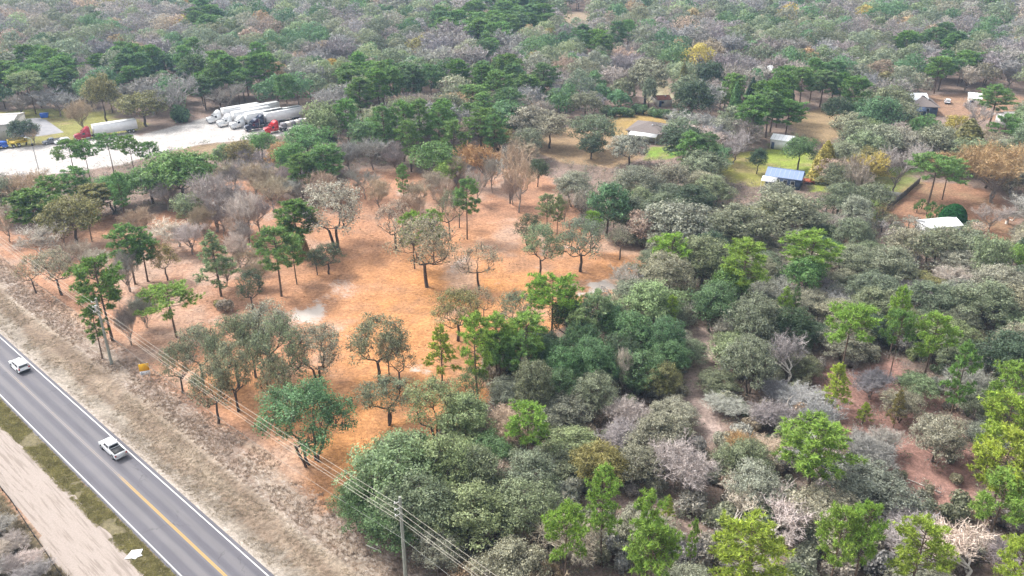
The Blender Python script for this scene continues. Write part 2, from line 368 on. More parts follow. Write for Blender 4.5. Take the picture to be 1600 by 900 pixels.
def band(nd, lk, x, c, wd, softn=.3):
    d = mth(nd, lk, 'ABSOLUTE', mth(nd, lk, 'SUBTRACT', x, c))
    m = nd.new('ShaderNodeMapRange'); m.interpolation_type = 'SMOOTHSTEP'; m.inputs['From Min'].default_value = wd+softn; m.inputs['From Max'].default_value = wd
    lk.new(d, m.inputs['Value']); return m.outputs['Result']
def asphalt():
    m, nd, lk = new_mat('worn_asphalt'); tc = nd.new('ShaderNodeTexCoord'); ob = tc.outputs['Object']
    sx = nd.new('ShaderNodeSeparateXYZ'); lk.new(ob, sx.inputs[0])
    mp = nd.new('ShaderNodeMapping'); mp.inputs['Scale'].default_value = (1, .06, 1); lk.new(ob, mp.inputs['Vector'])
    n1 = noise(nd, lk, mp.outputs[0], 1.3, 5); n2 = noise(nd, lk, ob, 9, 4); n3 = noise(nd, lk, ob, .12, 4)
    c = mix(nd, lk, ramp(nd, lk, n1, .3, .7), (.089, .085, .098), (.117, .111, .126))
    for cc, wdt, f in ((31.2, .55, .55), (34.9, .55, .45), (33.0, .35, .55)):
        c = mix(nd, lk, mth(nd, lk, 'MULTIPLY', band(nd, lk, sx.outputs[0], cc, wdt*.4, .5), f), c, (.165, .155, .157))
    for cc in (30.2, 32.2, 33.9, 35.9):
        c = mix(nd, lk, mth(nd, lk, 'MULTIPLY', band(nd, lk, sx.outputs[0], cc, .1, .45), .35), c, (.078, .074, .088))
    vo = nd.new('ShaderNodeTexVoronoi'); vo.feature = 'DISTANCE_TO_EDGE'; vo.inputs['Scale'].default_value = .16
    wv = nd.new('ShaderNodeVectorMath'); wv.operation = 'ADD'; lk.new(ob, wv.inputs[0]); wn = nd.new('ShaderNodeTexNoise'); wn.inputs['Scale'].default_value = .8; wn.inputs['Detail'].default_value = 5; lk.new(ob, wn.inputs['Vector'])
    ws = nd.new('ShaderNodeVectorMath'); ws.operation = 'SCALE'; ws.inputs['Scale'].default_value = 3.0; lk.new(wn.outputs['Color'], ws.inputs[0]); lk.new(ws.outputs[0], wv.inputs[1]); lk.new(wv.outputs[0], vo.inputs['Vector'])
    ck = mth(nd, lk, 'MULTIPLY', mth(nd, lk, 'SUBTRACT', 1.0, ramp(nd, lk, vo.outputs['Distance'], .004, .018)), ramp(nd, lk, n3, .48, .6))
    c = mix(nd, lk, mth(nd, lk, 'MULTIPLY', ck, .55), c, (.05, .048, .052))
    c = mix(nd, lk, mth(nd, lk, 'MULTIPLY', ramp(nd, lk, noise(nd, lk, mp.outputs[0], .45, 4), .56, .68), .35), c, (.08, .075, .088))
    k = mth(nd, lk, 'MULTIPLY_ADD', ramp(nd, lk, n2, .3, .7), .22, .89); k = mth(nd, lk, 'MULTIPLY', k, mth(nd, lk, 'MULTIPLY_ADD', n3, .3, .85))
    v = nd.new('ShaderNodeVectorMath'); v.operation = 'SCALE'; lk.new(c, v.inputs[0]); lk.new(k, v.inputs['Scale'])
    finish(m, nd, lk, v.outputs[0], .75, 0, n2, .01, .3); return m
def paint(name, c, wear=.45, fade=False):
    m, nd, lk = new_mat(name); tc = nd.new('ShaderNodeTexCoord'); n1 = noise(nd, lk, tc.outputs['Object'], 3.5, 6, .7)
    n3 = noise(nd, lk, tc.outputs['Object'], .09, 3)
    a_ = mth(nd, lk, 'ADD', n1, mth(nd, lk, 'MULTIPLY', n3, .5))
    if fade:
        sx = nd.new('ShaderNodeSeparateXYZ'); lk.new(tc.outputs['Object'], sx.inputs[0]); a_ = mth(nd, lk, 'SUBTRACT', a_, mth(nd, lk, 'MULTIPLY', ramp(nd, lk, sx.outputs[1], 96, 108), .32))
    f = ramp(nd, lk, a_, wear, wear+.3)
    finish(m, nd, lk, mix(nd, lk, f, (.22, .20, .20), c), .6); return m
TT = (-20, 420)
road_sheet('road', 28.95, 36.95, *TT, .012, asphalt(), 2, 10)
for nm, a, b in (('edge_line', 29.30, 29.45), ('edge_line', 36.35, 36.50)): road_sheet(nm, a, b, *TT, .018, paint('white_road_paint', (.60, .59, .58), .40), 1, 10)
for a in (32.82, 33.02): road_sheet('centre_line', a, a+.085, *TT, .018, paint('yellow_road_paint', (.56, .33, .03), .44, True), 1, 10)
def track_mat():
    m, nd, lk = new_mat('pale_track_sand'); tc = nd.new('ShaderNodeTexCoord'); ob = tc.outputs['Object']
    mp = nd.new('ShaderNodeMapping'); mp.inputs['Scale'].default_value = (1, .05, 1); lk.new(ob, mp.inputs['Vector'])
    mq = nd.new('ShaderNodeMapping'); mq.inputs['Scale'].default_value = (1, .16, 1); lk.new(ob, mq.inputs['Vector'])
    a = noise(nd, lk, mp.outputs[0], 2.6, 5, .65, .25); b = noise(nd, lk, mq.outputs[0], 1.5, 7, .7, 1.0); g = noise(nd, lk, ob, 4.5, 5, .7)
    c = mix(nd, lk, ramp(nd, lk, g, .3, .75), (.29, .245, .215), (.355, .305, .275))
    c = mix(nd, lk, mth(nd, lk, 'MULTIPLY', ramp(nd, lk, a, .49, .62), .7), c, (.20, .165, .14))
    c = mix(nd, lk, mth(nd, lk, 'MULTIPLY', ramp(nd, lk, b, .60, .72), .75), c, (.18, .145, .12))
    finish(m, nd, lk, c, .95, 0, mth(nd, lk, 'ADD', a, mth(nd, lk, 'MULTIPLY', b, .5)), .22, .1); return m
def track_edge(tt):
    a = np.where(tt > 100, 20.75+(tt-100)*.01, 20.2+(tt-100)*.03)+(fbm(tt, tt*0, 5, 5)-.5)*.5
    b = 26.55+(fbm(tt, tt*0+9, 9, 6)-.5)*2.2+(fbm(tt, tt*0+3, 2.2, 8)-.5)*.9
    return a, b
road_sheet('sand_track', 20.4, 26.6, 20, 330, .010, track_mat(), .6, .35, track_edge)
# truck yard and pads get their own surface sheets
def flat(name, pts, mat, z):
    o = MB(); o.fan([tuple(P(x, y)[:2])+(z,) for x, y in pts]); return obj(name, o.mesh(name, mat), kind='structure')
flat('yard_pavement', [(22, 187), (60, 184), (72, 187), (100, 207), (60, 213), (30, 214)], M['concrete'], .012)

# ------------------------------------------------------------------ vegetation meshes
def unit(v): return v/np.maximum(np.linalg.norm(v, axis=-1, keepdims=True), 1e-9)
def leaves(c, nrm, size, asp=.55):
    n = len(c); r = RNG.normal(size=(n, 3)); t = unit(np.cross(nrm, r)); b = np.cross(nrm, t)
    s = (size*RNG.uniform(.6, 1.35, n))[:, None]
    v = np.stack([c-t*s, c+b*s*asp, c+t*s, c-b*s*asp], 1)
    v[:, 0] -= nrm*s*.25; v[:, 2] -= nrm*s*.25
    return v.reshape(-1, 3), np.arange(4*n).reshape(n, 4)
def slivers(a, b, wd):
    n = len(a); d = b-a; s = unit(np.cross(d, RNG.normal(size=(n, 3))))*wd
    v = np.stack([a-s, a+s, b], 1); return v.reshape(-1, 3), np.arange(3*n).reshape(n, 3)
def tubes(segs, n=5):
    A = np.array([s[0] for s in segs], float); B = np.array([s[1] for s in segs], float); r0 = np.array([s[2] for s in segs]); r1 = np.array([s[3] for s in segs])
    d = unit(B-A); h = np.where(np.abs(d[:, 2:3]) < .9, np.array([[0, 0, 1.]]), np.array([[1., 0, 0]])); u = unit(np.cross(d, h)); w_ = np.cross(d, u)
    m = len(A); ang = np.arange(n)*2*math.pi/n; ca = np.cos(ang)[None, :, None]; sa = np.sin(ang)[None, :, None]
    ring = u[:, None]*ca+w_[:, None]*sa
    v = np.concatenate([A[:, None]+ring*r0[:, None, None], B[:, None]+ring*r1[:, None, None]], 1)
    i = np.arange(n); f = np.stack([i, (i+1) % n, n+(i+1) % n, n+i], 1)
    return v.reshape(-1, 3), (f[None]+np.arange(m)[:, None, None]*2*n).reshape(-1, 4)
def rnd(a, b): return float(RNG.uniform(a, b))
def dirv(az, el): return np.array([math.cos(az)*math.cos(el), math.sin(az)*math.cos(el), math.sin(el)])
def limb(p0, p1, r0, r1, k=3, wob=.12):
    p0 = np.array(p0, float); p1 = np.array(p1, float); L = np.linalg.norm(p1-p0); out = []; q = p0
    for i in range(1, k+1):
        f = i/k; nx = p0+(p1-p0)*f+(RNG.normal(size=3)*L*wob*(1 if i < k else 0)); nx[2] += math.sin(f*math.pi)*-.05*L
        out.append((q, nx, r0+(r1-r0)*(i-1)/k, r0+(r1-r0)*f)); q = nx
    return out
def make_oak(n_leaf, size, lobes=18, openness=0.0, stems=1, flat_=.8, bark='bark_oak', low=.3, lean=0.0):
    """real-size tree about 10 m high and 10 m wide -> (trunk mesh, crown mesh, width, height)"""
    Hh, Rr = 10.0, 5.0; trunk = []; fine = []
    zc = Hh*(low+.26)
    L = []
    for i in range(lobes):
        az = 2.399*i+rnd(-.4, .4); el = math.asin(min(1, max(-.35, -.3+1.3*((i+.5)/lobes)+rnd(-.12, .12))))
        rr = Rr*rnd(.42, .84); d = dirv(az, el); c = np.array([d[0]*rr, d[1]*rr, zc+d[2]*(Hh-zc)*.74]); L.append((c, Rr*rnd(.19, .37)*(1-.2*openness)))
    if not openness: L.append((np.array([rnd(-.6, .6), rnd(-.6, .6), zc+.4]), Rr*.42))
    forks = []
    for s_ in range(stems):
        o = np.array([rnd(-.45, .45)*(stems-1)**.8, rnd(-.45, .45)*(stems-1)**.8, 0.]); top = np.array([rnd(-.4, .4)+o[0]*2.4+lean, rnd(-.4, .4)+o[1]*2.4, Hh*(low+rnd(-.04, .04))])
        trunk += limb(o-np.array([0, 0, .25]), top, .27/(stems**.4), .19/(stems**.4), 3, .03); forks.append(top)
    nodes = [(f_, .13, 0.0) for f_ in forks]
    for c, r in sorted(L, key=lambda q: np.linalg.norm(q[0]-forks[0])):      # each limb grows out of the limb nearest to it
        f, rf, _ = min(nodes, key=lambda q: np.linalg.norm(q[0]-c)+.25*q[2]); mid = f+(c-f)*rnd(.4, .6)+np.array([rnd(-.35, .35), rnd(-.35, .35), -.12*np.linalg.norm(c-f)])
        dd = np.linalg.norm(f-forks[0])
        trunk += limb(f, mid, rf*.9, rf*.66, 2, .10); fine += limb(mid, c, rf*.6, .03, 2, .12)
        nodes.append((mid, rf*.68, dd+1))
        for _ in range(5): fine.append((c-(c-mid)*rnd(0, .6), c+dirv(rnd(0, 6.28), rnd(-.3, 1.2))*r*rnd(.7, 1.0), .03, .01))
    w_ = np.array([r**2 for _, r in L]); w_ /= w_.sum(); idx = RNG.choice(len(L), n_leaf, p=w_)
    C = np.array([c for c, _ in L])[idx]; Rd = np.array([r for _, r in L])[idx]
    d = RNG.normal(size=(n_leaf, 3)); d[:, 2] += .35; d = unit(d)
    sub = RNG.normal(size=(len(L), 12, 3)); sub = unit(sub); k = RNG.integers(0, 12, n_leaf)        # smaller sprays inside each lobe
    sd = sub[idx, k]; mixf = .66; d = unit(d*(1-mixf)+sd*mixf)
    bump = RNG.uniform(.78, 1.3, (len(L), 12))[idx, k]; rad = Rd*bump*np.power(RNG.uniform(.28, 1, n_leaf), .45)*RNG.uniform(.85, 1.13, n_leaf)
    p = C+d*rad[:, None]*np.array([1.12, 1.12, flat_])
    nr = unit(d+RNG.normal(size=(n_leaf, 3))*.55+np.array([0, 0, .35]))
    lv, lf = leaves(p, nr, size)
    tv, tf = tubes(trunk, 6); fv, ff = tubes(fine, 4)
    wd = np.ptp(np.percentile(p[:, :2], [2, 98], axis=0), axis=0).mean(); ht = np.percentile(p[:, 2], 99)
    return np_mesh('trunk', [(tv, tf, 0)], [M[bark]], True), np_mesh('crown', [(lv, lf, 0), (fv, ff, 1)], [M['leaf'], M[bark]]), wd, ht
def make_pine(form, n_tuft, blades=13, bl=.62, bw=.085):
    Hh = 14.0; tr = []; fine = []; bends = np.array([rnd(-.35, .35), rnd(-.35, .35)])
    def ax(z): f = z/Hh; return np.array([bends[0]*math.sin(f*3)+bends[1]*f, bends[1]*math.sin(f*2.5), z])
    for i in range(7):
        a, b = Hh*.97*i/7, Hh*.97*(i+1)/7; tr.append((ax(a)-(np.array([0, 0, .3]) if i == 0 else 0), ax(b), .20*(1-.8*i/7), .20*(1-.8*(i+1)/7)))
    lo, rmax, nb = dict(round=(.44, 3.5, 46), cone=(.24, 2.9, 54), flat=(.60, 4.6, 44), tall=(.36, 2.7, 54))[form]
    tips = []
    for i in range(nb):
        f = (i+.5)/nb; z = Hh*(lo+(1-lo)*f*.96); az = 2.399*i+rnd(-.5, .5)
        if form == 'cone': r = rmax*(1-f)**.8+.35
        elif form == 'flat': r = rmax*math.sqrt(max(.05, 1-(f*.98)**2.4))*rnd(.6, 1.05)
        else: r = rmax*math.sin(math.pi*(.16+.80*f))**.6*rnd(.6, 1.1)
        if rnd(0, 1) < .12: continue
        el = rnd(.05, .55)+(.5*f); p0 = ax(z); dz = dirv(az, 0)*r; p1 = p0+dz+np.array([0, 0, r*math.tan(min(.7, el))*.55])
        p1[2] = min(p1[2], Hh*1.0)
        (tr if i % 3 == 0 else fine).extend(limb(p0, p1, .06, .02, 3, .05))
        m = max(3, int(round(n_tuft/nb*(.5+r/rmax))))
        for j in range(m):
            g = 1-RNG.power(2.0)*0; g = rnd(.35, 1.0)**.6; q = p0+(p1-p0)*g+np.array([rnd(-1, 1), rnd(-1, 1), rnd(-.35, .5)])*(.30+.22*r*.5)
            if j % 3 == 0: fine.append((p0+(p1-p0)*max(.2, g-.2), q, .018, .01))
            tips.append((q, unit(dz/max(r, .1)*.6+np.array([0, 0, .9]))))
    for j in range(7): tips.append((ax(Hh)+RNG.normal(size=3)*np.array([.3, .3, .25]), np.array([0, 0, 1.])))
    T = np.array([t[0] for t in tips]); N = np.array([t[1] for t in tips]); n = len(T)
    T2 = np.repeat(T, blades, 0); N2 = np.repeat(N, blades, 0); d = unit(N2*.55+RNG.normal(size=T2.shape)*.75)
    sv, sf = slivers(T2+d*.04, T2+d*(bl*RNG.uniform(.7, 1.15, len(T2)))[:, None], bw)
    tv, tf = tubes(tr, 6); fv, ff = tubes(fine, 4)
    wd = np.ptp(np.percentile(T[:, :2], [2, 98], axis=0), axis=0).mean()+bl*1.2
    return np_mesh('trunk', [(tv, tf, 0)], [M['bark_pine']], True), np_mesh('crown', [(sv, sf, 0), (fv, ff, 1)], [M['needle'], M['bark_pine']]), wd, Hh+.4
def make_bare(fine_n=7, spread=.62, stems=1, bark='bark_pale', wd=.027, up=.55, drop=False):
    tr = []; tw = []; sl = []
    def grow(p, d, L, r, lev):
        q = p+d*L; e = q
        tgt = tr if lev <= 1 else tw
        tgt.extend(limb(p, q, r, r*.62, 3 if lev < 2 else 2, .06))
        if lev == 3:
            for _ in range(fine_n):
                s0 = p+(q-p)*rnd(.15, 1); dd = unit(d*.7+RNG.normal(size=3)*.6+np.array([0, 0, -.5 if drop else .15]))
                sl.append((s0, s0+dd*rnd(.5, 1.25)))
            return
        for k in range((5, 5, 5)[lev] if lev else 6):
            az = rnd(0, 6.28); dd = unit(d*(1-spread)+np.array([math.cos(az), math.sin(az), 0])*spread*1.05+np.array([0, 0, up*rnd(.2, .9)])+RNG.normal(size=3)*.12)
            grow(p+(q-p)*(1 if k < 2 else rnd(.45, 1)), dd, L*rnd(.62, .85) if lev else 2.9*rnd(.8, 1.15), r*.55, lev+1)
    for s_ in range(stems): grow(np.array([rnd(-.4, .4)*(stems > 1), rnd(-.4, .4)*(stems > 1), -.2]), unit(np.array([rnd(-.2, .2), rnd(-.2, .2), 1])), 2.6, .2/stems**.4, 0)
    A = np.array([s[0] for s in sl]); B = np.array([s[1] for s in sl])
    A2 = np.concatenate([A, A+(B-A)*.4]); B2 = np.concatenate([B, A+(B-A)*.4+unit(RNG.normal(size=A.shape)+np.array([0, 0, .2]))*.6])
    sv, sf = slivers(A2, B2, wd); tv, tf = tubes(tr, 6); fv, ff = tubes(tw, 3)
    w_ = np.ptp(np.percentile(B2[:, :2], [2, 98], axis=0), axis=0).mean(); ht = np.percentile(B2[:, 2], 99)
    return np_mesh('trunk', [(tv, tf, 0)], [M[bark]], True), np_mesh('crown', [(sv, sf, 0), (fv, ff, 0)], [M['twig']]), w_, ht
def make_cone(n_leaf=5000, size=.24, bulge=1.0):
    Hh = 10.; z = RNG.power(1.6, n_leaf); f = 1-z; z = .06+.94*(1-RNG.power(1.7, n_leaf)); rr = 2.4*np.power(1-z, .62)*bulge*RNG.uniform(.72, 1.05, n_leaf)
    az = RNG.uniform(0, 6.283, n_leaf); rr = rr*(1+.13*np.sin(az*5+z*11)); p = np.stack([np.cos(az)*rr, np.sin(az)*rr, z*Hh+.3], 1)
    nr = unit(np.stack([np.cos(az), np.sin(az), np.full(n_leaf, .5)], 1)+RNG.normal(size=(n_leaf, 3))*.5)
    lv, lf = leaves(p, nr, size); tv, tf = tubes([((0, 0, -.2), (0, 0, 9), .17, .03)]+[((0, 0, h), tuple(dirv(h*7, .5)*(2.0*(1-h/10))+np.array([0, 0, h])), .03, .01) for h in np.arange(1, 9, .5)], 5)
    return np_mesh('trunk', [(tv, tf, 0)], [M['bark_oak']], True), np_mesh('crown', [(lv, lf, 0)], [M['leaf']]), 4.7, 10.2
def make_dome(n_leaf=9000, size=.16, zr=.75):
    d = unit(RNG.normal(size=(n_leaf, 3))); d[:, 2] = np.abs(d[:, 2]); p = d*np.array([2, 2, 2*zr*1.15])*RNG.uniform(.93, 1.0, (n_leaf, 1)); p[:, 2] += .05
    lv, lf = leaves(p, unit(d+RNG.normal(size=d.shape)*.35), size, .7)
    tv, tf = tubes([((0, 0, -.2), (0, 0, 1.4), .15, .08)], 5)
    return np_mesh('trunk', [(tv, tf, 0)], [M['bark_oak']], True), np_mesh('crown', [(lv, lf, 0)], [M['leaf']]), 4.0, 2*zr*1.15
def make_shrub(n_leaf=1500, size=.17):
    L = [(np.array([rnd(-.8, .8), rnd(-.8, .8), rnd(.5, 1.3)]), rnd(.5, .85)) for _ in range(7)]; idx = RNG.integers(0, 7, n_leaf)
    C = np.array([c for c, _ in L])[idx]; Rd = np.array([r for _, r in L])[idx]; d = unit(RNG.normal(size=(n_leaf, 3))+np.array([0, 0, .3]))
    p = C+d*(Rd*RNG.uniform(.6, 1.1, n_leaf))[:, None]; p[:, 2] = np.abs(p[:, 2]); lv, lf = leaves(p, unit(d+RNG.normal(size=d.shape)*.5), size)
    tv, tf = tubes([((0, 0, -.1), tuple(c), .05, .02) for c, _ in L], 4)
    return np_mesh('stem', [(tv, tf, 0)], [M['bark_oak']], True), np_mesh('foliage', [(lv, lf, 0)], [M['leaf']]), 2.9, 2.0
def make_fan(n=26):
    a = np.zeros((0, 3)); A = []; B = []
    for i in range(n):
        d = dirv(rnd(0, 6.28), rnd(.1, 1.4)); o = np.array([0, 0, .9]); c = o+d*.8
        for k in range(8):
            dd = unit(d+RNG.normal(size=3)*.35); A.append(c); B.append(c+dd*.9)
        A.append(o); B.append(c)
    sv, sf = slivers(np.array(A), np.array(B), .07); tv, tf = tubes([((0, 0, -.1), (0, 0, 1.0), .14, .12)], 6)
    return np_mesh('trunk', [(tv, tf, 0)], [M['bark_oak']], True), np_mesh('crown', [(sv, sf, 0)], [M['leaf']]), 3.0, 2.4
PR = {
 'oak': [make_oak(14000, .135, 34, stems=1+(i % 2)) for i in range(4)],                      # dense canopy oaks, near
 'oakm': [make_oak(6000, .19, 28) for i in range(5)],                                      # the same for the middle distance
 'open': [make_oak(5600, .12, 32, openness=.9, stems=s_, low=.30) for s_ in (1, 1, 2)],
 'cluster': [make_oak(13000, .115, 34, openness=.5, stems=4, low=.34)],
 'sparse': [make_oak(2600, .11, 26, openness=1.2, low=.34, lean=l, bark='bark_oak') for l in (0, .5)],
 'pine': [make_pine('round', 470, 15, .6, .075) for _ in range(3)], 'pinec': [make_pine('cone', 400, 15, .55, .075) for _ in range(2)],
 'pinef': [make_pine('flat', 460, 15, .6, .075) for _ in range(2)], 'pinet': [make_pine('tall', 400, 15, .58, .075) for _ in range(2)],
 'pinem': [make_pine(f, 620, 9, .62, .11) for f in ('round', 'round', 'tall')],
 'bare': [make_bare(11, stems=s_) for s_ in (1, 2)], 'barew': [make_bare(8, bark='bark_dead', wd=.032)], 'brush': [make_bare(9, up=.8, stems=3)],
 'barem': [make_bare(9, wd=.055) for _ in range(2)],
 'bush': [make_shrub(2600, .13) for _ in range(3)], 'cone': [make_cone()], 'dome': [make_dome()], 'shrub': [make_shrub() for _ in range(2)], 'fan': [make_fan()],
}
KIND = {'oak': ('oak_tree', 'oak'), 'oakm': ('oak_tree', 'oak'), 'open': ('oak_tree', 'oak'), 'cluster': ('oak_tree', 'oak'), 'sparse': ('oak_tree', 'thin-leaved oak'),
        'pine': ('pine_tree', 'pine'), 'pinec': ('pine_tree', 'cone-shaped pine'), 'pinef': ('pine_tree', 'flat-topped pine'), 'pinet': ('pine_tree', 'narrow pine'), 'pinem': ('pine_tree', 'pine'),
        'bare': ('bare_tree', 'leafless tree'), 'barew': ('bare_tree', 'leafless tree'), 'barem': ('bare_tree', 'leafless tree'), 'brush': ('bare_tree', 'many-stemmed leafless tree'),
        'bush': ('bush', 'bush'), 'cone': ('cypress_tree', 'cone-shaped tree'), 'dome': ('clipped_bush', 'dome-clipped bush'), 'shrub': ('shrub', 'shrub'), 'fan': ('palmetto', 'fan-leaved palmetto')}
TINT = {  # albedo, word
 'gg': ((0.215, 0.253, 0.165), 'grey-green'), 'gr': ((0.308, 0.314, 0.242), 'silvery grey'), 'gn': ((0.127, 0.226, 0.105), 'deep green'), 'dk': ((.080, .122, .070), 'dark green'),
 'ol': ((.245, .235, .100), 'olive'), 'lg': ((0.248, 0.319, 0.176), 'pale green'), 'br': ((.235, .375, .085), 'bright green'), 'yg': ((.30, .41, .075), 'yellow-green'),
 'pg': ((.150, .275, .090), 'mid green'), 'pd': ((.125, .235, .060), 'dark green'), 'tn': ((.385, .320, .250), 'tan'), 'mv': ((.290, .272, .268), 'mauve-grey'),
 'og': ((.42, .275, .14), 'orange'), 'yl': ((.44, .36, .10), 'yellow'), 'wh': ((.52, .475, .43), 'whitish'), 'gb': ((.35, .335, .31), 'grey'), 'bg': ((0.215, 0.248, 0.165), 'dull green'),
 'om': ((.38, .295, .18), 'muted orange'), 'tp': ((.020, .120, .024), 'glossy green')}
TREES = []       # dict per tree, built after everything is known
def T(kind, tint, cx, cy, wpx, h=None, base=None, top=None, lm=None):
    """a tree read off the photograph: crown centre and width in pixels; base (x, y) when its foot shows, else height h in metres"""
    if base is not None:
        g = P(*base); s_ = proj(g.x, g.y)[2]
        if top is not None and h is None:
            lo, hi = 1.0, 30.0
            for _ in range(30):
                m_ = (lo+hi)/2
                if proj(g.x, g.y, m_)[1] > top: lo = m_
                else: hi = m_
            h = lo
    else:
        if h is None: h = 10
        g = P(cx, cy, h*.66); s_ = FPX/((g.y)*cP+(CAM_H-h*.66)*sP)
    TREES.append(dict(k=kind, t=tint, x=g.x, y=g.y, w=wpx/s_, h=h, lm=lm, hand=True))
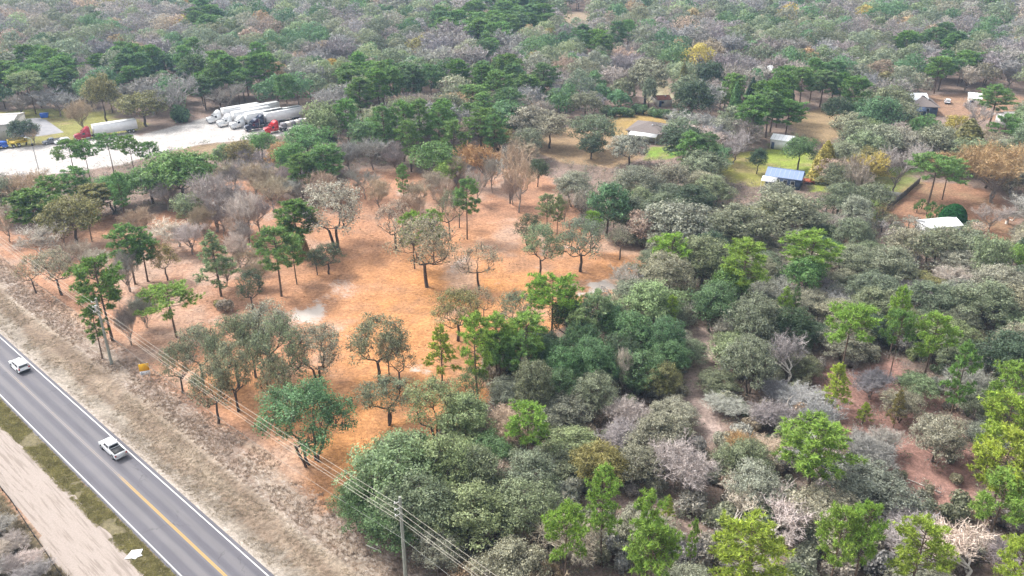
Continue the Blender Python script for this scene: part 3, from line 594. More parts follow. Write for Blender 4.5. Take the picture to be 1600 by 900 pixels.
# ---- the clearing and its edges (feet visible)
for a in [
 ('pine', 'pd', 175, 430, 82, dict(base=(176, 532), top=402)), ('pinef', 'br', 274, 475, 84, dict(base=(276, 527), top=448)), ('pinet', 'pd', 150, 500, 34, dict(base=(160, 560), top=478)),
 ('pinec', 'lg', 338, 405, 56, dict(base=(346, 463), top=362)), ('pine', 'pg', 437, 390, 62, dict(base=(440, 463), top=357)), ('pine', 'pg', 462, 400, 36, dict(base=(464, 444), top=375)),
 ('pine', 'pg', 195, 380, 52, dict(base=(211, 444), top=352)), ('pine', 'pg', 237, 395, 52, dict(base=(231, 440), top=366)), ('open', 'ol', 262, 405, 40, dict(base=(262, 438), top=380)),
 ('brush', 'gb', 200, 425, 42, dict(base=(203, 455), top=392)), ('open', 'gr', 90, 425, 56, dict(base=(97, 461), top=391)), ('sparse', 'bg', 55, 425, 38, dict(base=(57, 458), top=400)),
 ('barew', 'wh', 50, 365, 56, dict(base=(68, 402), top=346)), ('bare', 'tn', 135, 390, 44, dict(base=(130, 420), top=372)), ('pinem', 'pd', 52, 325, 66, dict(base=(60, 372), top=296)),
 ('oakm', 'ol', 112, 340, 78, dict(base=(122, 385), top=310)), ('pine', 'pg', 140, 355, 30, dict(base=(144, 378), top=325)), ('sparse', 'ol', 100, 372, 30, dict(base=(102, 388), top=350)),
 ('pine', 'pg', 85, 300, 50, dict(base=(88, 350), top=275)), ('pine', 'pg', 125, 285, 50, dict(base=(128, 335), top=262)), ('pinem', 'ol', 150, 315, 54, dict(base=(152, 345), top=288)),
 ('pinef', 'pg', 118, 237, 44, dict(base=(121, 285), top=219)), ('pinef', 'pg', 148, 240, 36, dict(base=(142, 288), top=220)), ('pinef', 'pg', 178, 225, 42, dict(base=(178, 270), top=208)), ('pinef', 'pd', 215, 235, 34, dict(base=(214, 282), top=212)), ('pinef', 'pg', 245, 240, 30, dict(base=(243, 280), top=222)),
 ('oakm', 'pg', 268, 265, 100, dict(base=(290, 318), top=238)), ('oakm', 'pg', 235, 285, 66, dict(base=(240, 318), top=262)), ('pinem', 'pg', 300, 275, 60, dict(base=(303, 322), top=247)),
 ('pinet', 'pg', 184, 290, 30, dict(base=(197, 350), top=268)), ('barew', 'wh', 282, 355, 60, dict(base=(280, 385), top=338)), ('oakm', 'lg', 277, 325, 46, dict(base=(302, 358), top=303)), ('open', 'ol', 296, 335, 32, dict(base=(298, 359), top=315)),
 ('bare', 'gb', 338, 305, 78, dict(base=(337, 362), top=272)), ('bare', 'tn', 314, 340, 36, dict(base=(320, 381), top=322)), ('bare', 'wh', 388, 325, 50, dict(base=(392, 380), top=300)), ('bare', 'gb', 368, 345, 40, dict(base=(349, 370), top=322)), ('brush', 'wh', 378, 365, 26, dict(base=(380, 395), top=345)),
 ('bare', 'tn', 388, 405, 40, dict(base=(387, 425), top=385)), ('open', 'dk', 392, 447, 42, dict(base=(398, 484), top=425)), ('shrub', 'tn', 352, 480, 28, dict(base=(352, 486), top=468)),
 ('open', 'gb', 536, 335, 98, dict(base=(527, 384), top=290)), ('open', 'dk', 525, 402, 54, dict(base=(514, 428), top=383)), ('open', 'dk', 492, 405, 26, dict(base=(496, 430), top=388)),
 ('pinem', 'pd', 462, 345, 58, dict(base=(466, 402), top=313)), ('cone', 'og', 473, 380, 22, dict(base=(474, 402), top=362)),
 ('sparse', 'tn', 608, 345, 56, dict(base=(620, 391), top=316)), ('open', 'gr', 662, 388, 86, dict(base=(668, 449), top=342)), ('pine', 'br', 648, 352, 40, dict(base=(648, 420), top=331)), ('pine', 'br', 674, 348, 32, dict(base=(678, 410), top=328)),
 ('sparse', 'gr', 755, 405, 64, dict(base=(749, 452), top=384)), ('pine', 'pg', 735, 308, 42, dict(base=(730, 374), top=279)), ('sparse', 'gg', 704, 330, 38, dict(base=(704, 376), top=298)), ('sparse', 'gr', 720, 325, 28, dict(base=(718, 356), top=298)),
 ('pinet', 'pg', 627, 275, 20, dict(base=(633, 328), top=256)), ('bare', 'tn', 652, 300, 44, dict(base=(651, 330), top=280)), ('bare', 'tn', 675, 285, 44, dict(base=(676, 312), top=268)), ('bare', 'mv', 565, 285, 40, dict(base=(570, 311), top=262)),
 ('bare', 'tn', 500, 285, 50, dict(base=(505, 318), top=268)), ('pinem', 'pg', 513, 252, 66, dict(base=(515, 300), top=228)), ('pinem', 'pg', 470, 275, 40, dict(base=(474, 311), top=240)), ('bare', 'gb', 443, 300, 42, dict(base=(461, 318), top=282)),
 ('bare', 'tn', 398, 275, 50, dict(base=(399, 308), top=255)), ('bare', 'mv', 365, 272, 44, dict(base=(368, 300), top=252)), ('bare', 'mv', 583, 235, 54, dict(base=(583, 266), top=212)), ('bare', 'mv', 545, 240, 40, dict(base=(548, 268), top=222)), ('bare', 'mv', 618, 240, 44, dict(base=(620, 268), top=222)),
 ('barem', 'og', 752, 245, 60, dict(base=(755, 292), top=222)), ('bare', 'tn', 712, 262, 36, dict(base=(714, 292), top=244)), ('sparse', 'gb', 795, 258, 38, dict(base=(797, 318), top=228)), ('bare', 'gb', 770, 262, 30, dict(base=(769, 302), top=240)),
 ('bare', 'tn', 822, 262, 56, dict(base=(811, 332), top=228)), ('oakm', 'dk', 836, 268, 30, dict(base=(840, 292), top=250)), ('pine', 'lg', 855, 325, 32, dict(base=(855, 362), top=303)), ('pinet', 'lg', 870, 325, 20, dict(base=(870, 368), top=304)),
 ('bare', 'tn', 884, 325, 22, dict(base=(882, 350), top=308)), ('open', 'gb', 912, 318, 26, dict(base=(907, 346), top=298)), ('oakm', 'gn', 958, 320, 60, dict(base=(947, 369), top=290)), ('open', 'lg', 841, 380, 56, dict(base=(844, 435), top=348)), ('open', 'dk', 822, 353, 36, dict(base=(826, 385), top=336)),
 ('pinem', 'br', 921, 350, 26, dict(base=(922, 395), top=330)), ('open', 'bg', 910, 378, 74, dict(base=(907, 424), top=343)), ('sparse', 'gr', 972, 375, 40, dict(base=(968, 406), top=352)), ('oakm', 'tn', 1010, 355, 50, dict(base=(1002, 386), top=332)), ('oakm', 'gr', 1028, 388, 42, dict(base=(1030, 410), top=368)),
 ('pinec', 'yg', 690, 540, 46, dict(base=(691, 597), top=508)), ('open', 'bg', 600, 542, 80, dict(base=(596, 598), top=496)), ('open', 'bg', 616, 550, 34, dict(base=(608, 585), top=520)), ('sparse', 'gg', 640, 558, 50, dict(base=(624, 607), top=536)), ('open', 'gg', 595, 622, 70, dict(base=(604, 664), top=592)),
 ('open', 'gr', 508, 545, 76, dict(base=(502, 602), top=512)), ('cluster', 'gn', 490, 648, 138, dict(base=(490, 723), top=603)), ('open', 'gg', 448, 560, 80, dict(base=(446, 625), top=500)), ('open', 'gr', 425, 520, 72, dict(base=(428, 585), top=478)), ('open', 'gg', 360, 545, 70, dict(base=(372, 606), top=500)),
 ('open', 'gr', 395, 525, 58, dict(base=(400, 590), top=488)), ('open', 'gg', 320, 550, 63, dict(base=(318, 600), top=508)), ('open', 'gg', 372, 585, 62, dict(base=(376, 643), top=540)), ('open', 'bg', 335, 600, 56, dict(base=(341, 662), top=570)), ('open', 'bg', 275, 565, 46, dict(base=(285, 614), top=540)), ('open', 'bg', 430, 600, 60, dict(base=(438, 650), top=560)),
 ('open', 'ol', 710, 485, 72, dict(base=(716, 532), top=455)), ('sparse', 'gr', 752, 466, 34, dict(base=(755, 505), top=448)), ('pinet', 'br', 740, 520, 46, dict(base=(747, 627), top=489)), ('open', 'gn', 725, 592, 40, dict(base=(741, 629), top=574)), ('shrub', 'gr', 690, 668, 20, dict(base=(690, 672), top=655)),
 ('pine', 'lg', 935, 480, 54, dict(base=(932, 550), top=456)), ('pinef', 'br', 865, 448, 76, dict(base=(861, 545), top=429)), ('pine', 'br', 882, 470, 44, dict(base=(885, 540), top=452)), ('open', 'bg', 805, 482, 54, dict(base=(806, 522), top=458)), ('open', 'dk', 880, 495, 44, dict(base=(884, 550), top=468)),
 ('pine', 'br', 770, 512, 52, dict(base=(775, 600), top=492)), ('pine', 'br', 826, 515, 66, dict(base=(822, 590), top=492)), ('pine', 'pg', 778, 545, 42, dict(base=(782, 610), top=520)), ('pine', 'pg', 818, 545, 50, dict(base=(815, 612), top=520)), ('pine', 'lg', 905, 505, 44, dict(base=(905, 570), top=482)),
 ('open', 'lg', 682, 628, 78, dict(base=(681, 690), top=596)), ('pine', 'br', 820, 668, 64, dict(base=(824, 728), top=632)), ('oak', 'lg', 722, 655, 80, dict(base=(728, 700), top=622)),
 # palm-like and lone trees in the far yards
 ('oakm', 'dk', 1184, 246, 26, dict(base=(1182, 272), top=232)), ('oakm', 'gn', 1243, 240, 46, dict(base=(1246, 266), top=215)), ('cone', 'yl', 1282, 254, 44, dict(base=(1284, 284), top=220)), ('barem', 'yl', 1350, 258, 46, dict(base=(1348, 298), top=235)), ('bare', 'tn', 1335, 280, 46, dict(base=(1333, 320), top=245)),
 ('bare', 'gb', 1403, 255, 66, dict(base=(1396, 302), top=222)), ('pinef', 'pg', 1458, 268, 82, dict(base=(1448, 324), top=243)), ('pinef', 'pg', 1485, 272, 44, dict(base=(1472, 312), top=255)), ('bare', 'og', 1552, 268, 104, dict(base=(1552, 318), top=224)), ('cone', 'ol', 1503, 225, 66, dict(base=(1503, 256), top=186)),
 ('barew', 'mv', 1565, 325, 72, dict(base=(1572, 350), top=300)), ('bare', 'mv', 1540, 345, 50, dict(base=(1545, 362), top=318)), ('dome', 'tp', 1487, 338, 40, dict(base=(1487, 347), top=320)), ('oakm', 'bg', 1362, 310, 46, dict(base=(1362, 336), top=288)), ('oakm', 'dk', 1306, 178, 40, dict(base=(1303, 200), top=152)),
 ('bare', 'tn', 132, 178, 36, dict(base=(134, 206), top=155)), ('oakm', 'dk', 38, 205, 38, dict(base=(40, 226), top=188)), ('bare', 'tn', 52, 212, 26, dict(base=(54, 226), top=196)), ('pinef', 'lg', 40, 138, 56, dict(base=(56, 178), top=112)), ('bare', 'mv', 92, 165, 60, dict(base=(94, 182), top=138)), ('bare', 'mv', 32, 165, 36, dict(base=(32, 180), top=148)),
 ('oakm', 'ol', 165, 150, 46, dict(base=(168, 190), top=118)), ('oakm', 'ol', 228, 168, 62, dict(base=(230, 198), top=145)), ('bare', 'mv', 275, 145, 66, dict(base=(278, 190), top=120)), ('bare', 'mv', 355, 150, 46, dict(base=(358, 175), top=130)), ('shrub', 'gn', 283, 172, 36, dict(base=(285, 190), top=160)),
 ]: T(a[0], a[1], a[2], a[3], a[4], **a[5])
# ---- crowns whose feet are hidden: kind, tint, crown centre, width, height in metres
for a in [
 ('oakm', 'og', 437, 240, 36, 9), ('oakm', 'ol', 375, 238, 44, 9), ('oakm', 'lg', 350, 240, 34, 8), ('oakm', 'pg', 480, 220, 78, 12), ('oakm', 'pg', 455, 245, 50, 10), ('bare', 'mv', 455, 270, 46, 8), ('bare', 'mv', 410, 268, 44, 7), ('oakm', 'lg', 503, 188, 60, 15), ('oakm', 'dk', 500, 218, 48, 8), ('oakm', 'pg', 407, 222, 44, 8),
 ('pinet', 'pg', 598, 195, 46, 17), ('pinet', 'pg', 628, 190, 44, 18), ('pinet', 'pg', 656, 188, 44, 18), ('pinet', 'pg', 684, 195, 44, 17), ('pinet', 'pg', 640, 215, 40, 15), ('pine', 'pg', 710, 215, 44, 14), ('oakm', 'pg', 678, 245, 66, 11), ('oakm', 'br', 700, 262, 44, 8), ('pine', 'pg', 750, 195, 50, 15), ('pinet', 'pg', 775, 205, 40, 14),
 ('oakm', 'gr', 825, 190, 64, 12), ('oakm', 'gr', 860, 195, 60, 11), ('oakm', 'gg', 928, 200, 64, 11), ('oakm', 'gr', 985, 228, 60, 9), ('oakm', 'dk', 925, 225, 40, 7), ('pinet', 'pg', 1078, 232, 50, 14), ('pinet', 'gn', 1108, 235, 44, 14), ('bare', 'gb', 1150, 225, 50, 9), ('oakm', 'dk', 1085, 152, 60, 15), ('oakm', 'gr', 1010, 118, 60, 16), ('oakm', 'bg', 1015, 140, 24, 12),
 ('cone', 'pg', 1150, 150, 24, 14), ('cone', 'dk', 1175, 143, 26, 14), ('cone', 'dk', 1235, 140, 22, 13), ('cone', 'ol', 1068, 118, 22, 14), ('oakm', 'dk', 1110, 115, 46, 13),
 ('oakm', 'yl', 1500, 195, 40, 8), ('oakm', 'pg', 1445, 198, 40, 10), ('pine', 'pg', 1555, 155, 54, 14), ('pine', 'pg', 1570, 200, 40, 12), ('bare', 'gb', 1530, 175, 40, 10), ('bare', 'tn', 1530, 210, 56, 9), ('oakm', 'og', 1476, 250, 44, 6),
 ('oak', 'lg', 620, 735, 130, 11), ('oak', 'lg', 690, 725, 100, 11), ('oak', 'gn', 560, 785, 76, 7), ('oak', 'gg', 655, 790, 110, 10), ('oak', 'lg', 735, 800, 110, 9), ('oak', 'gg', 735, 740, 90, 9), ('oak', 'gn', 610, 815, 90, 7), ('oak', 'lg', 820, 790, 100, 8), ('oak', 'gr', 800, 880, 90, 7), ('oak', 'gg', 830, 740, 80, 8),
 ('bare', 'wh', 780, 735, 50, 5), ('pinet', 'br', 945, 785, 50, 15), ('pinef', 'br', 885, 843, 78, 13), ('pinet', 'br', 1018, 830, 56, 16), ('pine', 'br', 1020, 872, 80, 13), ('pine', 'yg', 1170, 868, 112, 14), ('pine', 'br', 1272, 700, 112, 14), ('pine', 'br', 1312, 845, 64, 13), ('pine', 'br', 1352, 838, 60, 14), ('pine', 'yg', 1435, 865, 78, 13),
 ('pinef', 'br', 1327, 522, 84, 14), ('pine', 'br', 1405, 487, 38, 14), ('pinef', 'pg', 1405, 525, 48, 13), ('pine', 'br', 1458, 530, 56, 13), ('pinet', 'pg', 1502, 585, 44, 16), ('pinec', 'yg', 1310, 595, 46, 9), ('pinec', 'ol', 1405, 630, 26, 7), ('pinec', 'yg', 1352, 640, 22, 4),
 ('pine', 'br', 1580, 612, 62, 14), ('pine', 'yg', 1570, 668, 84, 14), ('pine', 'yg', 1572, 730, 100, 15), ('pine', 'br', 1562, 785, 80, 12), ('pine', 'yg', 1595, 888, 70, 12), ('pinet', 'br', 1082, 842, 18, 9), ('pinec', 'yg', 1045, 790, 20, 5), ('pine', 'br', 1165, 415, 68, 15), ('oakm', 'pg', 1140, 440, 56, 9), ('pine', 'br', 1268, 392, 80, 13), ('oakm', 'pg', 1262, 425, 56, 9),
 ('pine', 'br', 1050, 395, 66, 12), ('oak', 'gr', 1045, 425, 72, 10), ('pinet', 'br', 1048, 485, 20, 9), ('pinec', 'br', 1226, 470, 34, 8), ('pinec', 'gn', 1245, 462, 16, 8), ('oakm', 'lg', 1550, 400, 56, 12), ('oakm', 'br', 1590, 400, 34, 7),
 ('barew', 'wh', 1205, 805, 84, 7), ('barew', 'wh', 1150, 795, 70, 6), ('barew', 'wh', 1525, 862, 96, 7), ('barew', 'mv', 1240, 555, 62, 9), ('bare', 'wh', 972, 570, 28, 9), ('oak', 'gr', 1468, 680, 76, 7), ('brush', 'og', 1152, 690, 44, 4), ('brush', 'og', 815, 730, 24, 4), ('brush', 'mv', 1365, 595, 56, 5),
 ('oak', 'gn', 880, 570, 60, 8), ('oak', 'gn', 930, 560, 64, 9), ('oak', 'gn', 985, 520, 70, 9), ('oak', 'gn', 1040, 525, 60, 9), ('oak', 'gn', 1005, 575, 70, 8), ('oak', 'gn', 1046, 558, 48, 8), ('oak', 'gn', 875, 600, 56, 7), ('oak', 'gg', 930, 610, 70, 7), ('oak', 'bg', 835, 600, 54, 10), ('oak', 'ol', 1036, 592, 50, 7), ('oak', 'gn', 910, 530, 56, 9), ('oak', 'gn', 850, 550, 44, 7), ('oak', 'gn', 955, 500, 50, 9),
 ('oak', 'gg', 1176, 562, 76, 10), ('oak', 'gg', 1182, 498, 82, 11), ('oak', 'gn', 1120, 470, 70, 10), ('oak', 'gg', 1100, 400, 80, 11), ('oakm', 'dk', 1110, 385, 56, 9), ('oakm', 'gr', 1060, 345, 100, 11), ('oakm', 'gg', 1160, 350, 80, 11), ('oakm', 'gr', 1230, 330, 90, 11),
    ('oakm', 'bg', 1468, 382, 66, 9), ('oakm', 'gg', 1515, 380, 64, 8.5), ('oakm', 'gr', 1420, 378, 56, 8), ('oakm', 'gr', 1215, 300, 46, 7), ('bare', 'tn', 430, 290, 44, 7), ('bare', 'tn', 338, 268, 46, 8), ('bare', 'mv', 395, 245, 40, 8),
    ]: T(a[0], a[1], a[2], a[3], a[4], h=a[5])
for a in [('bare', 'wh', 300, 368, 44, dict(base=(302, 398), top=350)), ('bare', 'tn', 378, 345, 52, dict(base=(380, 388), top=318)), ('bare', 'gb', 410, 330, 40, dict(base=(408, 362), top=308)), ('brush', 'wh', 372, 392, 40, dict(base=(374, 418), top=366)), ('bare', 'tn', 352, 425, 34, dict(base=(354, 448), top=402)),
 ('bare', 'tn', 225, 345, 46, dict(base=(226, 372), top=325)), ('bare', 'wh', 150, 405, 40, dict(base=(152, 428), top=390)), ('bare', 'mv', 262, 300, 44, dict(base=(264, 330), top=285)), ('bare', 'tn', 405, 425, 36, dict(base=(408, 448), top=405)), ('bare', 'tn', 425, 300, 44, dict(base=(427, 330), top=280)),
 ('bare', 'tn', 590, 300, 42, dict(base=(592, 326), top=280)), ('bare', 'tn', 640, 322, 38, dict(base=(641, 350), top=302)), ('brush', 'gb', 225, 480, 34, dict(base=(228, 512), top=462)), ('brush', 'gb', 205, 500, 30, dict(base=(205, 540), top=478)), ('bare', 'tn', 690, 300, 36, dict(base=(692, 335), top=282)),
 ('bare', 'tn', 15, 350, 44, dict(base=(16, 378), top=328)), ('oakm', 'bg', 10, 305, 50, dict(base=(12, 345), top=280)), ('shrub', 'ol', 340, 478, 22, dict(base=(340, 482), top=470)), ('bare', 'tn', 800, 290, 34, dict(base=(802, 320), top=270)), ('bare', 'gb', 745, 285, 34, dict(base=(747, 318), top=262))]: T(a[0], a[1], a[2], a[3], a[4], **a[5])
for (x, y) in ((8, 870), (28, 858), (48, 885), (20, 895), (5, 835), (60, 905), (35, 920), (-5, 900)): T('brush', random.choice(('gb', 'wh', 'mv')), x, y, 40, base=(x, y), h=2.2)
# hedge rows and palmettos by the far houses
for i, (x, y, w_) in enumerate([(948, 178, 22), (960, 181, 22), (972, 181, 22), (984, 180, 20), (995, 176, 22), (1006, 177, 22), (1018, 179, 20), (1030, 181, 22), (1042, 184, 22), (1054, 187, 22), (1066, 189, 22), (1078, 187, 20)]):
    T('shrub', 'gn' if i % 3 else 'lg', x, y, w_, base=(x, y+2), h=3.4)
for x, y in ((1432, 332), (1440, 326), (1447, 337), (1456, 330), (1462, 342), (1470, 335), (1451, 348)): T('fan', 'pg', x, y, 16, base=(x, y), h=2.6)

# ------------------------------------------------------------------ filler woods
NOTREE = [YARD, PATH]+[p for p, _ in LAWNS]
KEEP = [YARD, PATH]+[p for p, _ in LAWNS]+[[(320, 168), (500, 168), (500, 200), (320, 200)], [(1185, 255), (1262, 255), (1262, 290), (1185, 285)], [(1200, 205), (1242, 205), (1242, 232), (1200, 232)], [(1452, 343), (1520, 343), (1520, 352), (1452, 352)],
        [(975, 184), (1040, 184), (1040, 212), (975, 212)], [(1412, 143), (1482, 143), (1482, 184), (1412, 184)], [(1510, 146), (1536, 146), (1536, 155), (1510, 155)], [(1184, 103), (1218, 103), (1218, 114), (1184, 114)], [(-20, 228), (80, 222), (80, 270), (-20, 275)], [(1384, 152), (1424, 152), (1424, 164), (1384, 164)], [(984, 47), (1010, 47), (1010, 56), (984, 56)], [(1016, 145), (1052, 145), (1052, 165), (1016, 165)], [(1345, 152), (1372, 152), (1372, 164), (1345, 164)]]
def choose(px, py):
    """kind and tint of a filler tree by where the photograph shows which woods"""
    r = random.random; u = r(); n_ = float(vnoise(px, py*2.2, 70, 4)); g = float(vnoise(px, py*2.2, 46, 9))
    if py < 200:
        pine_z = (n_ > .70 and px > 300) or (px < 450 and 95 < py < 185 and n_ > .38) or (560 < px < 800 and 120 < py < 230 and n_ > .3)
        if pine_z and u < .8: return 'pine', random.choice(('pg', 'pg', 'pd', 'gn'))
        if u < .05: return 'oak', random.choice(('om', 'yl', 'tn', 'om', 'ol'))
        if g > .57: return ('bare', random.choice(('mv', 'mv', 'gb', 'mv', 'gb', 'tn'))) if r() < .7 else ('oak', 'gg')
        return ('oak', random.choice(('gg', 'bg', 'gr', 'gn', 'gg', 'gn', 'lg'))) if r() < .8 else ('bare', 'mv')
    if px > 830 and py < 560:
        if u < .82: return 'oak', random.choice(('gg', 'gr', 'gr', 'gg', 'bg', 'lg', 'dk'))
        if u < .93: return 'bare', random.choice(('gb', 'mv', 'wh'))
        return 'oak', random.choice(('ol', 'gn', 'tn'))
    if py >= 560 and px > 620:
        if u < .42: return 'oak', random.choice(('gr', 'gg', 'gr', 'lg', 'gr'))
        if u < .96: return 'brush', random.choice(('mv', 'gb', 'tn', 'gb', 'mv'))
        return 'oak', random.choice(('ol', 'gn'))
    if u < .3: return 'pine', random.choice(('pg', 'pd'))
    if u < .62: return 'oak', random.choice(('gg', 'bg', 'gn', 'ol'))
    return 'bare', random.choice(('mv', 'tn', 'gb'))
def filler():
    cell = {}; CS = 9.0
    def add(x, y, w_): cell.setdefault((int(x//CS), int(y//CS)), []).append((x, y, w_))
    for t in TREES: add(t['x'], t['y'], t['w'])
    hand = {}
    for t in TREES: hand.setdefault((int(t['x']//25), int(t['y']//25)), []).append(t)
    n_try = 42000; U = RNG.uniform(size=(n_try, 3)); ys = 62+np.power(U[:, 1], .62)*(800-62)
    half = 22+(ys+34)*.62; xs = (U[:, 0]*2-1)*half
    px, py, ps = proj(xs, ys)
    px8, py8, _ = proj(xs, ys, 7.5); px4, py4, _ = proj(xs, ys, 3.5); pxa, pya, _ = proj(xs, ys, 10.5); pxb, pyb, _ = proj(xs, ys, 14); tallbad = np.zeros(n_try, bool)
    bad = inside(CLEARING, px, py)
    bad |= (xs*RN.x+ys*RN.y) < 50
    for z in NOTREE: bad |= inside(z, px, py)
    for z in KEEP: bad |= inside(z, px8, py8) | inside(z, px4, py4) | inside(z, pxa, pya); tallbad |= inside(z, pxb, pyb)
    sandy = inside([(660, 700), (560, 715), (520, 800), (560, 900), (640, 900), (540, 850)], px, py)
    brown = inside(BROWN1, px, py); brown4 = inside(BROWN1, px4, py4)
    clear_c = inside([(60, 350), (420, 300), (640, 300), (800, 300), (860, 320), (960, 400), (1000, 425), (930, 455), (830, 440), (760, 520), (640, 640), (560, 690), (480, 780), (100, 500)], px8, py8)
    out = []
    for i in range(n_try):
        if bad[i] or sandy[i] or clear_c[i]: continue
        if (brown[i] or brown4[i]) and U[i, 2] > .13: continue
        x, y = xs[i], ys[i]; near = y < 190 and px[i] > 600
        fz = min(1, max(0, (y-200)/250)); w_ = (5.4+4.2*U[i, 2]) if near else (7.4+2.4*fz+(4.6+1.6*fz)*U[i, 2])
        cx, cy = int(x//CS), int(y//CS); ok = True
        for a in (-1, 0, 1):
            for b in (-1, 0, 1):
                for (qx, qy, qw) in cell.get((cx+a, cy+b), ()):
                    if (qx-x)**2+(qy-y)**2 < (.31*(qw+w_))**2: ok = False; break
                if not ok: break
            if not ok: break
        if not ok: continue
        h = min(14.5, w_*random.uniform(.85, 1.12))
        if near and random.random() < .55: h *= .62
        # keep hand-placed trees in sight: nothing tall right in front of them
        tx, ty, _ = proj(x, y, h*.8)
        for a in (-1, 0, 1):
            for b in (0, 1, -1):
                for t in hand.get((int(x//25)+a, int(y//25)+b), ()):
                    if t['y'] > y+1 and t['y']-y < 26:
                        bx, by, bs = proj(t['x'], t['y'], t['h']*.62)
                        if abs(bx-tx) < .42*(t['w']+w_)*bs and ty < by+ (t['h']*.14)*bs: ok = False
        if not ok: continue
        k, ti = choose(tx, ty)
        if k == 'pine':
            if tallbad[i]: k = 'oak'; h = min(h, 9)
            else: h = random.uniform(12, 17); w_ = w_*.8
        if k in ('brush',): h *= .8; w_ *= .9
        add(x, y, w_); out.append(dict(k=k, t=ti, x=x, y=y, w=w_, h=h, lm=None, hand=False))
    # low bushes between the near trees
    low = {}
    for i in range(n_try):
        x, y = xs[i]+.7, ys[i]*.55+28
        if y > 235: continue
        x = xs[i]*(22+(y+34)*.62)/half[i]; qx, qy, _ = proj(x, y)
        if x*RN.x+y*RN.y < 51 or inside(CLEARING, qx, qy) or any(inside(z, qx, qy) for z in NOTREE) or qy < 330 or inside(PATH, qx, qy-22): continue
        if inside(BROWN1, qx, qy) and U[i, 2] > .12: continue
        w_ = 2.2+2.6*U[i, 2]; c = (int(x//3), int(y//3)); ok = True
        for a in (-1, 0, 1):
            for b in (-1, 0, 1):
                for (ax_, ay_) in low.get((c[0]+a, c[1]+b), ()):
                    if (ax_-x)**2+(ay_-y)**2 < 4.4: ok = False
        if not ok: continue
        for a in (-1, 0, 1):
            for b in (-1, 0, 1):
                for (ax_, ay_, aw) in cell.get((int(x//CS)+a, int(y//CS)+b), ()):
                    if (ax_-x)**2+(ay_-y)**2 < (.26*aw)**2: ok = False
        if not ok: continue
        low.setdefault(c, []).append((x, y)); r_ = random.random()
        out.append(dict(k='bush', t=random.choice(('gr', 'gg', 'lg', 'gb', 'mv', 'gr', 'tn', 'gb', 'bg', 'gr')), x=x, y=y, w=w_, h=w_*random.uniform(.6, .95), lm=None, hand=False))
    return out
FILL = filler()
# split fillers: up to ~290 of each kind are trees of their own, the farthest go to one joined mass per kind
cnt = {}
for t in TREES: cnt[KIND[t['k']][0]] = cnt.get(KIND[t['k']][0], 0)+1
FAR = {}
for t in sorted(FILL, key=lambda t: t['y']):
    nm = KIND[t['k']][0]; X8, Y8, _ = proj(t['x'], t['y'], t['h'])
    infr = -20 < X8 < 1620 and Y8 < 930
    t['dist'] = t['y']
    if not infr: FAR.setdefault(nm, []).append(t); continue
    if cnt.get(nm, 0) < 298: cnt[nm] = cnt.get(nm, 0)+1; TREES.append(t)
    else: FAR.setdefault(nm, []).append(t)
print('TREES', cnt, {k: len(v) for k, v in FAR.items()}, len(FILL))
# far masses -------------------------------------------------------
def far_mass(name, lst, label):
    V = []; Fq = []; Cc = []; o = 0
    for t in lst:
        b = TINT[t['t']][0]; v = random.uniform(.75, 1.25); c = np.array(b)*v*np.array([random.uniform(.92, 1.08), 1, random.uniform(.92, 1.08)])
        far = t['y'] > 430; n = (560 if far else 1000) if t['k'] != 'bush' else 220; size = (.60 if far else .42) if t['k'] != 'bush' else .2; R_ = t['w']/2; H_ = t['h']
        L = 9; az = 2.399*np.arange(L)+RNG.uniform(-.5, .5, L); e = np.linspace(-.25, 1.0, L)+RNG.uniform(-.1, .1, L); e = np.arcsin(np.clip(e, -.4, 1))
        pine = t['k'] == 'pine'; zc = H_*(.66 if pine else .58); vz = H_-zc
        Lc = np.stack([np.cos(az)*np.cos(e)*R_*.66, np.sin(az)*np.cos(e)*R_*.66, zc+np.sin(e)*vz*.72], 1); Lr = R_*RNG.uniform(.30, .44, L)
        idx = RNG.integers(0, L, n); d = unit(RNG.normal(size=(n, 3))+np.array([0, 0, .35])); p = Lc[idx]+d*(Lr[idx]*RNG.uniform(.75, 1.12, n))[:, None]*np.array([1.1, 1.1, 1.05 if pine else .88])
        if t['k'] in ('bare', 'brush'): size *= .8
        lv, lf = leaves(p+np.array([t['x'], t['y'], 0]), unit(d+RNG.normal(size=d.shape)*.5), size, .6)
        V.append(lv); Fq.append(lf+o); o += len(lv); Cc.append(np.repeat(c[None], len(lv), 0))
        tv, tf = tubes([((t['x'], t['y'], -.2), (t['x']+rnd(-.4, .4), t['y'], zc), .2, .12)], 4); V.append(tv); Fq.append(tf+o); o += len(tv); Cc.append(np.repeat(np.array([[.13, .11, .09]]), len(tv), 0))
    me = np_mesh(name, [(np.concatenate(V), np.concatenate(Fq), 0)], [M['far_leaf']], attr={'tint': np.concatenate(Cc)})
    obj(name, me, label=label, cat='woods', kind='stuff'); print(name, len(me.polygons))
for nm, (on, lb) in {'oak_tree': ('oak_woods', 'grey-green oak canopy stretching to the top of the view'), 'bare_tree': ('bare_woods', 'mauve-grey leafless winter woods far behind the truck yard'), 'bush': ('bush_cover', 'low grey bushes filling the gaps beneath the trees'), 'pine_tree': ('pine_woods', 'dark green pine stands far off among the leafless woods')}.items():
    if FAR.get(nm): far_mass(on, FAR[nm], lb)
